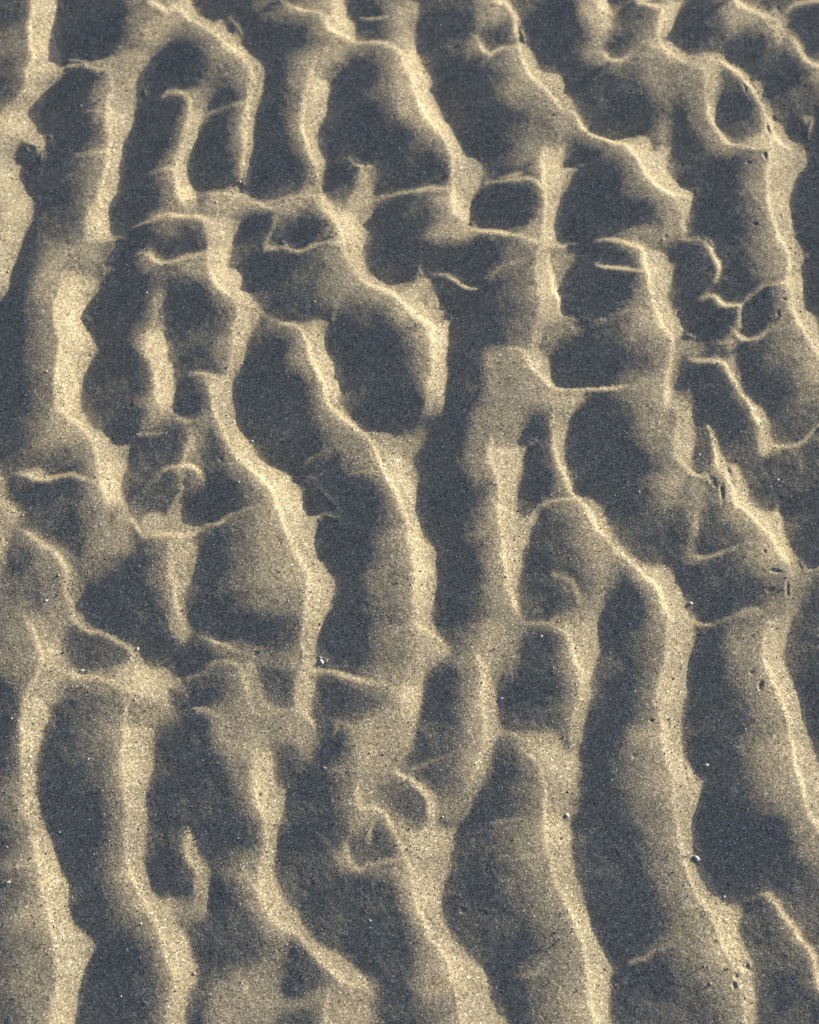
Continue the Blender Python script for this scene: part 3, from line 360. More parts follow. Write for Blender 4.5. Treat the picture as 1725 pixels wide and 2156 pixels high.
F(T,.58,30,"1430 -60 1570 -60 1590 60 1615 140 1600 200 1530 240 1470 190 1430 80"); S(T,"1500 -60 60 40 .85;1540 60 60 40 .75;1570 170 60 30 .6")
S(T,"1590 545 40 15 .4;1700 500 40 20 .5;1785 465"); S(T,"1620 790 60 15 .45;1725 810 70 20 .6;1785 830"); L(T,.15,"1540 640 80 60")
T=tile(1,3)
F(T,.36,50,"-60 190 60 205 130 225 350 225 480 290 600 340 760 290 850 250 860 480 760 520 620 460 430 460 380 350 200 290 -60 210"); L(T,-.2,"520 240 80 40")
S(T,"-60 170 90 20 .7;0 200 90 20 .75;60 222 90 20 .75;120 252 90 20 .7;200 282 100 20 .55;270 305 100 25 .45;350 335 80 30 .4")
F(T,.66,14,"850 -60 1030 -60 1000 60 960 160 935 270 935 360 950 460 980 490 960 520 950 600 930 680 910 740 900 800 890 845 830 830 770 790 780 700 790 600 790 510 860 450 840 300 840 200 850 100"); L(T,-.15,"940 560 40 80"); L(T,.12,"880 380 50 60")
S(T,"850 -60 90 60 .75;850 100 60 50 .75;840 200 60 50 .75;845 300 60 50 .78;850 420 80 60 .75;800 510 60 60 .6;790 600 60 60 .65;780 700 60 60 .68;775 790 60 40 .72"); S(T,"720 380 60 20 .4;780 420 60 30 .5;850 470 60 40 .6")
S(T,"900 480 40 30 .65;960 478 50 20 .7;1050 482 50 15 .6;1150 500 60 20 .72;1250 520 70 20 .78;1350 545 90 30 .72;1450 572 130 40 .68;1550 602 170 40 .65;1620 640 200 60 .7;1660 720 220 60 .7;1670 850 260 60 .62;1660 1000 300 60 .55;1680 1150 300 60 .5")
F(T,.34,50,"1360 450 1500 420 1785 380 1785 620 1640 640 1550 600 1400 550"); F(T,.28,60,"1440 80 1600 40 1785 -20 1785 420 1500 430 1440 300")
F(T,.62,25,"1640 620 1785 520 1785 1120 1725 1130 1690 1190 1660 1270 1650 1330 1600 1320 1670 1100 1670 850"); L(T,-.12,"1700 1000 60 100")
F(T,.4,45,"1150 920 1240 960 1330 900 1500 760 1640 680 1680 850 1670 1000 1690 1180 1650 1300 1600 1330 1500 1380 1440 1450 1300 1400 1280 1600 1230 1500 1200 1350 1000 1340 1080 1250 1200 1180 1220 1000"); L(T,-.1,"1480 760 90 60"); L(T,.1,"1350 1150 120 150")
S(T,"1120 905 20 30 .4;1110 980 25 25 .4;1090 1040 25 20 .3"); S(T,"1150 915 60 15 .4;1240 965 60 15 .45;1330 900 60 20 .45")
F(T,.42,30,"570 810 720 795 890 845 925 880 940 1000 930 1150 880 1250 800 1240 760 1130 720 1070 620 1100 590 1000 560 900"); S(T,"720 795 60 20 .6;800 820 60 30 .75;860 850 60 20 .9;920 880 60 15 .8;940 980 90 12 .5;935 1100 60 12 .4")
F(T,.02,22,"440 490 500 468 620 472 740 495 780 560 775 640 720 770 600 790 535 740 500 660 460 560")
F(T,.52,20,"300 440 380 350 420 440 440 520 480 620 520 730 580 790 720 795 560 880 450 860 400 800 370 720 350 630 320 540"); L(T,-.12,"400 560 20 100;430 640 20 80"); L(T,-.3,"430 330 40 15")
S(T,"-20 460 80 12 .35;80 412 80 15 .5;170 390 90 20 .55;250 410 120 20 .6;300 450 170 30 .7;320 540 180 40 .8;350 630 180 40 .82;370 720 230 50 .85;400 800 280 60 .9;450 850 260 50 .95;530 860 200 40 .85;600 820 80 20 .6;720 795 50 12 .5")
S(T,"-60 795 80 15 .55;20 802 80 20 .6;80 830 80 30 .6;130 860 60 40 .4"); F(T,.36,40,"100 780 300 700 400 790 560 870 590 1000 600 1100 590 1250 575 1350 440 1400 400 1250 200 1300 60 1150 80 950"); L(T,-.12,"120 1250 120 150;250 1000 60 60"); L(T,.1,"430 1050 90 120")
F(T,.62,16,"440 1150 560 1150 580 1260 575 1350 610 1430 690 1480 690 1560 680 1640 650 1725 630 1785 550 1785 480 1640 440 1560 420 1480 410 1400 410 1300"); L(T,-.12,"600 1500 60 60")
S(T,"440 1120 130 60 .5;420 1220 150 60 .6;410 1300 160 60 .7;410 1400 160 50 .75;420 1480 140 60 .72;440 1560 110 50 .8;480 1640 110 50 .8;520 1725 110;550 1785")
F(T,.03,25,"620 1140 720 1100 770 1150 790 1230 750 1330 720 1400 620 1420 580 1380 580 1280"); L(T,.2,"830 1300 60 40;740 1440 60 20")
F(T,.48,22,"1290 1390 1420 1450 1440 1510 1540 1610 1575 1725 1590 1785 1300 1785 1290 1580"); L(T,-.1,"1400 1540 60 50")
S(T,"1300 1390 120 40 .6;1285 1480 120 50 .72;1295 1580 110 60 .78;1330 1640 100 40 .75;1380 1622 60 20 .75;1450 1630 70 20 .8;1520 1660 70 20 .85;1560 1725 70 20 .8;1580 1785"); L(T,.08,"1150 1550 130 150")
S(T,"1590 1305 60 20 .6;1660 1370 60 18 .85;1725 1392 60 20 .85;1785 1410")
T=tile(2,3)
F(T,.58,20,"-60 -60 180 -60 200 70 230 160 280 230 325 310 300 380 180 480 130 560 110 640 95 800 60 960 20 1060 -10 1120 -60 1160"); L(T,-.15,"230 380 80 60;40 250 40 80"); L(T,.12,"60 700 50 150")
S(T,"-40 20 60 60 .6;60 80 80 60 .9;130 140 100 50 .95;200 180 120 40 .95;260 230 120 20 .85;320 300 100 15 .6")
F(T,.4,30,"500 150 540 80 600 80 700 -60 940 -60 970 40 1000 70 945 200 945 330 900 430 860 530 760 575 690 545 600 500 590 330 480 330 470 230"); L(T,-.3,"570 160 30 50;560 240 30 30;790 540 60 40"); L(T,-.1,"800 440 60 60")
S(T,"680 385 30 20 .45;740 375 40 20 .55;820 375 40 20 .4"); L(T,.12,"660 250 60 80")
F(T,.66,16,"590 330 640 400 690 540 710 630 735 720 740 810 760 900 800 970 830 1000 750 1030 720 1100 640 1150 640 1000 620 800 600 700 610 600 620 500 600 420")
F(T,.45,22,"640 1050 720 1090 690 1200 670 1300 640 1390 600 1440 550 1560 500 1640 480 1725 420 1785 330 1785 350 1640 480 1500 560 1350 620 1150"); L(T,.12,"450 1560 60 60;400 1700 60 60")
S(T,"590 330 200 40 .75;600 420 190 40 .78;620 500 200 40 .75;610 600 200 50 .78;600 700 200 60 .82;620 800 200 60 .92;640 880 200 60 .95;640 1000 220 60 .8;625 1100 260 60 .68;600 1220 260 60 .55;540 1360 230 60 .45;470 1500 180 60 .4;380 1620 100 60 .35")
F(T,.58,20,"1180 20 1240 0 1400 -60 1610 -60 1615 60 1600 150 1605 290 1590 380 1555 470 1535 580 1525 680 1510 780 1505 880 1480 1000 1460 1080 1450 1160 1330 1150 1380 1000 1390 800 1410 700 1440 600 1460 490 1420 400 1390 320 1370 240 1340 180 1290 130 1220 90 1180 70"); L(T,-.25,"1280 10 80 40"); L(T,-.12,"1540 320 40 60;1450 60 60 50"); L(T,.1,"1460 620 50 150")
S(T,"1000 72 60 12 .5;1080 68 70 12 .55;1150 70 70 15 .6;1220 90 80 20 .68;1290 130 90 30 .72;1340 180 100 40 .75;1370 240 130 40 .78;1390 320 160 40 .82;1420 400 180 50 .85;1460 490 180 50 .85;1455 600 150 60 .7;1440 700 140 60 .65;1410 800 140 60 .65;1390 900 120 60 .62;1380 1020 90 60 .62;1370 1120 60 40 .6")
F(T,.5,22,"840 990 1000 1000 1060 985 1180 970 1240 1000 1300 1060 1320 1160 1400 1080 1460 1060 1450 1160 1440 1300 1430 1430 1420 1550 1400 1640 1385 1785 1150 1785 1145 1500 1120 1300 1090 1230 970 1160 950 1060 900 1010"); L(T,-.25,"1350 1100 40 50"); L(T,.15,"1320 1300 80 120;1200 1150 120 60"); L(T,-.1,"1250 1500 60 120")
S(T,"830 995 60 15 .45;900 1005 70 20 .65;940 1050 70 30 .5;960 1140 110 30 .6;1030 1185 150 30 .72;1090 1230 180 30 .68;1120 1300 200 30 .65;1130 1400 220 30 .68;1145 1500 230;1145 1600 220 30 .7;1150 1785 220")
F(T,.62,16,"-60 1310 0 1340 80 1400 150 1460 210 1520 240 1600 255 1700 250 1785 150 1785 140 1600 110 1510 60 1440 0 1400 -60 1370"); S(T,"-60 1375 60 30 .85;0 1395 40 30 .85;60 1430 35 40 .85;110 1480 30 50 .88;150 1550 30 40 .82;170 1630 40 30 .7;180 1785")
S(T,"-40 1310 12 20 .4;40 1305 15 20 .4;100 1285 15 20 .35;250 1210 15 20 .32;400 1150 15 20 .25"); L(T,.14,"500 1200 90 130;520 900 60 150")
F(T,.36,60,"240 1600 330 1560 460 1480 500 1640 480 1785 230 1785")
T=tile(3,3)
F(T,.64,14,P("258 -30 370 -30 400 35 390 80 385 160 355 230 360 300 360 370 345 430 325 500 325 600 335 680 370 730 400 770 435 800 410 850 400 920 385 1010 300 1010 290 920 285 830 270 740 250 650 235 570 228 500 215 440 215 390 230 330 245 260 255 180 262 80")); L(T,-.12,"600 180 50 120;680 1400 60 60;640 520 30 60"); L(T,.12,"540 1200 60 90")
S(T,K("258 -30 110 25 .72;262 80 115 25 .75;255 180 115 30 .72;245 260 110 35 .7;230 330 100 35 .7;215 390 95 35 .72;215 440 100 30 .72;228 500 120 25 .82;235 570 180 25 .85;250 650 230 25 .82;270 740 230 25 .8;285 830 210 25 .78;290 920 200;300 1010 190")); S(T,K("370 0 25 8 .6;400 35 30 8 .7;470 45 25 8 .5")); L(T,.14,"300 1050 160 120;330 1400 150 200")
S(T,K("490 25 40 8 .4;540 8 50 8 .55;620 0 60 10 .55;720 5 60 20 .4")); F(T,.34,60,"950 50 1240 30 1280 500 1000 480 960 300")
F(T,.64,14,P("722 40 780 0 865 -35 850 60 825 130 810 190 820 240 845 290 870 340 895 400 910 460 925 530 945 620 965 680 980 740 1010 830 1010 1010 960 1010 940 950 915 860 890 760 870 680 858 600 845 520 825 450 800 390 770 320 735 260 722 210 715 150")); L(T,-.15,"1400 100 60 80;1430 0 60 40")
S(T,K("730 20 150 25 .45;720 110 150 25 .65;715 160 150 20 .75;722 210 150 20 .85;735 260 140 25 .92;770 320 130 20 .92;800 390 130 20 .92;825 450 150 18 .9;845 520 200 18 .92;858 600 230 18 .92;870 680 240 18 .92;890 760 230 20 .95;915 860 220 25 .95;940 950 200;960 1010")); L(T,.12,"1300 1100 140 200;1350 1500 150 150")
T=tile(0,4)
F(T,.64,14,P("145 -30 205 -30 225 50 255 110 275 180 290 240 320 280 335 340 330 420 355 490 400 545 435 570 460 605 455 650 420 720 400 800 395 880 375 950 365 1010 262 1010 260 900 270 800 275 720 270 620 265 540 240 470 225 390 205 310 190 230 180 160 160 80")); L(T,-.15,P("420 660 25 40")+";"+P("310 330 25 40")); L(T,.1,P("250 300 40 40")+";"+P("330 530 60 40"))
S(T,K("145 -30 90 25 .8;160 80 100 25 .8;180 160 170 25 .78;190 230 190 25 .72;205 310 190 25 .7;225 390 190 25 .72;240 470 190 25 .78;265 540 200 25 .82;270 620 230 25 .65;275 720 250 25 .65;270 800 250 25 .72;260 900 240;262 1010 230")); L(T,.16,P("90 210 110 25")+";"+P("120 800 120 130")+";"+P("120 480 90 90"))
S(T,K("40 680 30 8 .25;110 655 30 8 .35;200 625 30 8 .3"))
F(T,.58,16,P("610 -30 715 -30 715 60 690 110 690 190 705 270 730 340 765 385 820 375 850 420 850 500 890 550 905 600 910 660 945 710 940 760 915 820 900 880 885 940 880 1010 810 1010 820 900 835 820 835 740 810 680 790 610 775 540 750 480 710 420 670 350 630 270 610 180 605 80")); L(T,-.18,P("930 740 20 25")+";"+P("830 470 40 40")); F(T,.4,30,P("820 390 900 380 1010 370 1010 460 890 500 840 470"))
S(T,K("610 -30 90 20 .75;605 80 90 25 .7;610 180 110 25 .75;630 270 130 25 .82;670 350 150 25 .82;710 420 170 25 .82;750 480 170 20 .82;775 540 120 20 .8;790 610 90 20 .75;810 680 80 22 .78;835 740 70 22 .82;835 820 80 20 .68;820 900 80;810 1010 80")); S(T,K("620 615 25 10 .2;700 605 25 12 .35;780 600 20 15 .4")); L(T,.14,P("570 280 60 40")+";"+P("640 420 60 40"))
F(T,.58,20,P("885 40 915 45 930 110 960 180 1010 220 1010 440 940 420 920 330 935 260 890 180")); L(T,-.15,P("960 360 40 40")); S(T,K("895 50 40 12 .45;890 110 40 20 .6;910 200 30 30 .75;950 260 30 40 .75;980 330 40 30 .6"))
T=tile(1,4)
F(T,.58,14,P("-30 190 5 225 20 280 20 350 15 430 0 480 -30 500"))
F(T,.34,50,P("60 790 150 730 250 700 330 640 350 540 430 540 400 600 380 700 365 800 385 880 350 920 330 1010 -30 1010 0 850")); S(T,K("150 735 60 10 .4;190 790 60 20 .55;215 850 60 20 .6;225 920 60 20 .5"))
F(T,.42,40,P("350 800 400 860 470 850 530 810 600 780 720 790 795 790 805 850 795 1010 560 1010 580 930 480 900 420 930 370 900"))
F(T,.64,14,P("285 -30 370 -30 350 60 340 150 335 230 350 310 380 370 415 430 450 480 490 540 540 590 580 625 630 640 690 680 750 730 790 780 805 850 760 830 710 790 650 760 600 720 550 670 510 630 470 570 430 535 380 520 340 490 300 440 275 390 265 320 265 260 290 210 300 150 300 60")); L(T,-.12,P("370 460 15 40")+";"+P("640 690 40 20"))
S(T,K("285 -30 40 20 .72;300 60 40 20 .72;300 150 60 18 .75;290 210 160 20 .75;265 260 170 25 .75;265 320 110 25 .75;275 390 90 25 .85;300 440 80 20 .88;340 490 80 18 .9;380 520 90 15 .9;430 535 60 12 .85;470 570 50 14 .85;510 630 45 14 .9;550 670 45 16 .92;600 720 60 18 .9;650 760 90 20 .9;710 790 120 20 .85;770 800 120 15 .7;800 860 120 8 .5")); S(T,K("595 800 40 20 .4;590 870 60 25 .6;590 1010 60 25 .55")); L(T,.14,P("180 260 80 35"))
F(T,.0,22,P("405 610 440 570 480 610 540 690 590 750 530 800 460 850 405 865 370 830 378 720 398 650")); F(T,.06,25,P("350 930 480 920 470 1010 340 1010"))
F(T,.42,25,P("620 150 690 120 700 200 740 235 720 270 650 250 620 210")); F(T,.45,25,P("670 -30 800 -30 800 20 760 30 700 90 690 40"))
F(T,.35,40,P("740 215 850 200 950 190 1010 250 1010 480 930 400 900 290 780 250")); L(T,.14,P("960 280 40 70"))
S(T,K("685 120 30 10 .55;690 170 40 15 .72;712 222 40 12 .85;740 235 40 10 .75;790 212 40 10 .55;860 195 50 12 .5;950 185 50 15 .5")); F(T,0,22,P("715 80 760 60 790 90 790 120 760 145 730 140 710 120")); F(T,.0,18,P("835 30 810 110 790 160 740 195 735 185 790 130 815 70"))
S(T,K("805 -10 14 8 .45;800 60 14 8 .55;800 115 12 8 .5")); S(T,K("885 -30 40 15 .72;910 60 30 15 .75;935 120 40 20 .7;965 175 60 25 .7;1000 240 60 30 .75")); L(T,.2,P("960 120 20 90"))
F(T,.52,18,P("900 -30 1010 -30 1010 250 965 175 935 120 910 60")); L(T,-.1,P("960 60 30 40"))
T=tile(2,4)
F(T,.54,30,P("-30 60 50 45 70 -30 130 -30 135 40 180 45 235 40 205 110 190 180 195 240 160 330 145 400 150 460 90 540 60 470 30 400 10 320 0 220 -30 150")); L(T,-.1,P("120 200 50 60"))
F(T,.62,14,P("10 260 160 300 145 400 150 460 195 530 230 590 280 650 330 700 375 750 380 810 390 880 430 950 475 960 470 1010 250 1010 240 900 225 820 205 740 180 660 140 600 90 540 60 470 30 400")); L(T,-.15,P("310 790 20 80")+";"+P("100 440 12 40")+";"+P("130 540 10 40"))
S(T,K("-30 150 60 25 .75;0 220 60 30 .85;10 320 70 25 .8;30 400 80 22 .85;60 470 90 20 .92;90 540 100 18 .92;140 600 130 18 .92;180 660 180 18 .9;205 740 220 20 .78;225 820 230 20 .75;240 900 230;250 1010 230")); L(T,.16,P("120 830 90 120"))
F(T,.66,14,P("645 -30 775 -30 780 80 775 170 790 250 815 310 835 390 865 470 890 540 915 620 960 660 970 720 965 800 955 870 970 940 985 1010 910 1010 895 950 875 870 860 780 850 700 835 620 815 540 780 460 740 380 700 300 680 220 665 140 655 60")); L(T,-.12,P("940 720 25 50")+";"+P("720 150 25 40"))
S(T,K("645 -30 200 20 .75;655 60 200 20 .82;665 140 210 22 .85;680 220 190 25 .85;700 300 160 25 .88;740 380 150 25 .9;780 460 150 22 .92;815 540 150 18 .9;835 620 190 18 .85;850 700 240 18 .82;860 780 250 18 .82;875 870 240 20 .88;895 950 220 22 .92;910 1010")); S(T,K("480 190 30 8 .25;550 175 30 12 .4;650 165 30 15 .5")); S(T,K("520 765 12 25 .3;600 735 12 35 .4;650 690 10 35 .35;720 640 12 30 .35")); S(T,K("400 20 30 8 .4;450 5 35 8 .45;540 -8 35 10 .4")); L(T,.12,P("760 780 80 120"))
T=tile(3,4)
F(T,.66,14,P("290 -30 375 -30 390 50 415 130 430 210 460 270 495 340 540 405 590 415 615 430 610 480 595 520 610 580 640 640 655 690 655 760 675 830 680 900 678 1010 640 1010 635 940 630 860 610 780 580 700 545 640 520 570 490 510 460 450 420 380 380 310 350 230 330 150 305 60")); L(T,-.15,P("590 450 18 30")); L(T,-.12,P("600 700 25 50"))
S(T,K("290 -30 150 20 .85;305 60 155 22 .9;330 150 155 20 .9;350 230 155 20 .92;380 310 160 20 .95;420 380 170 20 .95;460 450 200 22 .92;490 510 210 22 .88;520 570 210 20 .88;545 640 190 18 .82;580 700 160 18 .62;610 780 140 22 .62;630 860 130 22 .7;635 940 120 20 .72;640 1010")); L(T,.12,P("440 620 80 80"))
S(T,K("75 685 14 10 .4;140 665 16 10 .55;190 625 14 12 .5;240 595 14 14 .45;290 565 16 14 .5;340 540 20 14 .45;400 520 25 15 .45"))
F(T,.58,12,P("730 350 765 350 800 400 830 450 870 520 910 570 950 620 970 660 985 720 1010 800 985 800 965 740 945 670 925 620 885 570 845 510 815 450 785 400")); S(T,K("710 358 25 6 .6;750 362 40 8 .8;790 405 40 10 .85;820 455 35 10 .9;850 515 40 10 .85;890 572 45 12 .85;930 622 40 12 .9;950 672 35 10 .88;970 742 30 10 .85;985 820 30")); L(T,.2,P("860 580 25 25")+";"+P("945 790 30 20"))
F(T,.38,50,P("800 -30 1010 -30 1010 270 950 200 900 130 830 70")); S(T,K("930 -30 120 20 .85;970 30 110 30 .95;1010 100 110"))
S(T,K("600 395 10 6 .2;720 360 12 6 .3"))
def fgauss(A, s):
    fy = np.fft.fftfreq(A.shape[0])[:, None]; fx = np.fft.rfftfreq(A.shape[1])[None]
    return np.fft.irfft2(np.fft.rfft2(A) * np.exp(-2 * (math.pi * s) ** 2 * (fx * fx + fy * fy)), A.shape)
def pgauss(A, s):
    p = int(4 * s) + 2
    return fgauss(np.pad(A, p, mode='reflect'), s)[p:-p, p:-p]
LEAN = compose(TILES)
LEAN = pgauss(LEAN, 1.0)
wide = pgauss(LEAN, 20)
LEAN = .09 + .92 * (LEAN + np.clip(.6 * wide - .3 * LEAN, 0, 1))
LEAN = np.clip(LEAN, 0, 1.05) ** 1.75

# the patch of beach is solved on a fine grid; outside the drawn area the same ripple field goes on
STEP = .00045; NX, NY = 2000, 2048
X0, Y0 = -STEP * NX / 2, -.42
gx = X0 + STEP * np.arange(NX); gy = Y0 + STEP * np.arange(NY)
GX, GY = np.meshgrid(gx, gy)
rs = np.random.RandomState(5)
def field(wave, seed):
    r = np.random.RandomState(seed).normal(size=(NY, NX))
    f = fgauss(r, wave / STEP / 4); return f / f.std()
ct, st = math.cos(TILT), math.sin(TILT)
TV = 18 / LENS; TH = TV * 819 / 1024
def project(x, y, z):
    ry = y + DIST * st; rz = z - DIST * ct
    f = ry * st - rz * ct; v = ry * ct + rz * st
    return 862.5 + x / f / TH * 862.5, 1078 - v / f / TV * 1078
def fold(a, n):
    a = np.abs(a); a = np.mod(a, 2 * n); return np.where(a > n, 2 * n - a, a)
def sample(A, px, py):
    h, w = A.shape
    px = np.clip(fold(px, w - 1.0), 0, w - 1.001); py = np.clip(fold(py, h - 1.0), 0, h - 1.001)
    i = px.astype(np.int32); j = py.astype(np.int32); u = (px - i).astype(np.float32); v = (py - j).astype(np.float32)
    return (A[j, i] * (1 - u) + A[j, i + 1] * u) * (1 - v) + (A[j + 1, i] * (1 - u) + A[j + 1, i + 1] * u) * v
wx = 1.7 * field(.011, 1) + .45 * field(.004, 2); wy = 1.7 * field(.011, 3) + .45 * field(.004, 4)
grain_f = field(.0035, 7) * .035 + field(.0012, 8) * .03
vary = np.clip(1 + .09 * field(.016, 41) + .07 * field(.045, 42), .6, 1.4)
ca, sa = math.cos(SUN_A), math.sin(SUN_A)
kx = 2 * math.pi * np.fft.rfftfreq(NX, STEP)[None]; ky = 2 * math.pi * np.fft.fftfreq(NY, STEP)[:, None]
ka = kx * ca + ky * sa; kb = -kx * sa + ky * ca
LAM, MU = .012, (2 * math.pi / .16) ** 2
den = ka * ka + LAM * kb * kb + MU
tanE = math.tan(SUN_E)
def solve(G):
    return np.fft.irfft2(-1j * ka * np.fft.rfft2(G) / den, (NY, NX))
def slope_a(h):
    hy, hx = np.gradient(h, STEP); return hx * ca + hy * sa
def lean_to_slope(w, k):
    return np.tan(SUN_E - np.arcsin(np.clip(k * w, -.95, .95)))
Z = np.zeros((NY, NX)); bias = 0; KAP = None
for it in range(4):
    px, py = project(GX, GY, Z)
    T = sample(LEAN, px + wx, py + wy) * vary
    want = T - .055 * np.clip(1 - T / .1, 0, 1)                     # shaded hollows lean a little further away
    if KAP is None:                                                # ripples must come out level overall
        lo, hi = .02, 1.5; sub = want[::7, ::7]
        for _ in range(40):
            KAP = (lo + hi) / 2
            if lean_to_slope(sub, KAP).mean() > 0: lo = KAP
            else: hi = KAP
    Z = solve(lean_to_slope(want, KAP) + bias)
    err = np.sin(SUN_E - np.arctan(slope_a(Z))) / KAP - want       # what the smooth surface could not follow
    bias = bias + .7 * KAP * fgauss(np.clip(err, -.5, .5), 2)
SLOPE = KAP

# low spurs and threads of sand that stand just proud of the shadow of the next crest
def depth_in_shadow(h):
    d = np.zeros(h.shape); n, m = h.shape
    for k in range(1, 150):
        r = k * 1.4; a = int(round(r * ca)); b = int(round(r * sa))
        d[:n - b, :m - a] = np.maximum(d[:n - b, :m - a], h[b:, a:] - math.hypot(a, b) * STEP * tanE - h[:n - b, :m - a])
    return d
j0, j1, i0, i1 = int((-.2 - Y0) / STEP), int((.26 - Y0) / STEP), int((-.21 - X0) / STEP), int((.24 - X0) / STEP)
def sweep(A, r, f):
    for ax_ in (0, 1):
        out = A.copy()
        for k in range(-r, r + 1): out = f(out, np.roll(A, k, ax_))
        A = out
    return A
tc = T[j0:j1, i0:i1]
thread = tc - sweep(sweep(tc, 6, np.minimum), 6, np.maximum)
for _ in range(2):
    zc = Z[j0:j1, i0:i1]
    up = np.clip(depth_in_shadow(zc), 0, .0012) * smooth((thread - .06) / .1)
    zc += 1.25 * fgauss(up, 1.3)
# small pits and tracks pressed into the sand: x y rx ry angle depth (drawing units, depth in mm)
PITS = """1596 17 3.5 3 0 .6;1616 21 3 2.5 0 .5;1639 16 4 5 20 .7;1570 185 2.6 9 -8 1.1;1629 252 7 4 35 1.0;1618 273 2.8 11 -5 1.1
1611 327 2.6 9 -20 .8;1576 342 4 3 20 .6;1581 169 3 2 30 .5;1591 471 7 3 25 1.0;1652 630 7 2.6 15 .9;1639 660 2.6 8 -8 .9;1644 456 2 7 -5 .5
1666 450 2.5 8 -20 .7;1401 496 2 2 0 .6;1604 624 2 7 -15 .6;1611 436 6 1.8 0 .5;1624 1130 7 2 10 .7;1611 1162 2.4 8 -10 .8;1636 1202 9 2.2 10 .9
1621 1242 5 2 -20 .6;1659 1242 1.7 11 3 .8;1521 1042 1.8 14 2 .8;1634 1100 2.6 8 -5 .8;1640 1122 2 8 -15 .7;1537 998 1.8 15 -10 .7
1384 1481 6.5 2.8 5 1.0;1373 1518 4.5 2.6 -15 .9;1584 1417 6 2 -8 .7;1602 1441 2.2 7 10 .8;1632 1435 2.6 6.5 -25 .9;1409 1525 1.8 5 -10 .6
1523 1941 4 3.6 0 1.0;1523 1930 1.5 5 0 .6;1552 1979 2.4 2.2 0 .8;1572 2039 6.5 5.5 10 1.3;1550 2056 4 7 5 1.1;1546 2075 2.6 5.5 0 .9
1531 2027 11 1.8 -20 .5;1463 1807 4.5 6 -20 1.0;1187 1730 5.5 2.8 0 .9;1180 1768 2 2 0 .6;904 1938 2 2 0 .7;544 1676 5.5 3.4 -25 1.1
719 1973 2 2 0 .8;120 1526 2.6 2.4 0 .9;66 311 4.5 4 0 1.2;277 854 4 3.5 0 .9;442 1913 1.6 1.6 0 .5;538 1376 4 1.8 0 .6;1336 1592 2 1.6 0 .5
975 1918 3 1.2 10 .5;1500 1010 1.6 10 -20 .5;464 965 3 1.5 0 .4;1290 1335 1.5 4 0 .4"""
def unproject(ux, uy, z=0.0):
    u = (ux - 862.5) / 862.5 * TH; v = (1078 - uy) / 1078 * TV
    d = np.array([u, v * ct + st, v * st - ct])
    t = (z - DIST * ct) / d[2]
    return d[0] * t, -DIST * st + d[1] * t
def height(x, y):
    fx = (x - X0) / STEP; fy = (y - Y0) / STEP
    i = int(fx); j = int(fy); u = fx - i; v = fy - j
    return (Z[j, i] * (1 - u) + Z[j, i + 1] * u) * (1 - v) + (Z[j + 1, i] * (1 - u) + Z[j + 1, i + 1] * u) * v
def on_sand(ux, uy):
    z = 0.
    for _ in range(8):
        x, y = unproject(ux, uy, z); z = height(x, y)
    return x, y, z
UNIT = DIST * TH / 862.5
for row in PITS.replace('\n', ';').split(';'):
    ux, uy, rx, ry, an, dp = [float(c) for c in row.split()]
    x, y, z = on_sand(ux, uy); rx = max(rx, 2.6) * UNIT * 1.15; ry = max(ry, 2.6) * UNIT * 1.15; dp *= .55; R = max(rx, ry) * 2.4
    i0, i1 = int((x - R - X0) / STEP), int((x + R - X0) / STEP) + 1; j0, j1 = int((y - R - Y0) / STEP), int((y + R - Y0) / STEP) + 1
    dx = GX[j0:j1, i0:i1] - x; dy = -(GY[j0:j1, i0:i1] - y); a = math.radians(an)
    q = np.sqrt(((dx * math.cos(a) + dy * math.sin(a)) / rx) ** 2 + ((-dx * math.sin(a) + dy * math.cos(a)) / ry) ** 2)
    q = np.abs(q + .28 * grain_f[j0:j1, i0:i1] / .035 + .1 * wx[j0:j1, i0:i1])
    Z[j0:j1, i0:i1] += .001 * dp * (-np.exp(-q ** 2 * 1.1) + .13 * np.exp(-((q - 1.5) / .5) ** 2))

# crumbly, coarser patches and the fine roughness of the surface
crumb = np.clip(sample(LEAN, px, py) * 1.8 - .2, 0, 1)
rough = np.random.RandomState(11).normal(size=(NY, NX))
rough = fgauss(rough, .75); rough /= rough.std()
lumps = field(.004, 21) * .000016 + field(.012, 22) * .00004
Z = Z + rough * (.000009 + .000042 * crumb * np.clip(.6 + .5 * field(.02, 51), .1, 1.6)) + lumps

def edge_fade():
    fx = np.clip(np.minimum(GX - gx[0], gx[-1] - GX) / .06, 0, 1); fy = np.clip(np.minimum(GY - gy[0], gy[-1] - GY) / .06, 0, 1)
    return smooth(fx) * smooth(fy)
Z = Z * edge_fade()

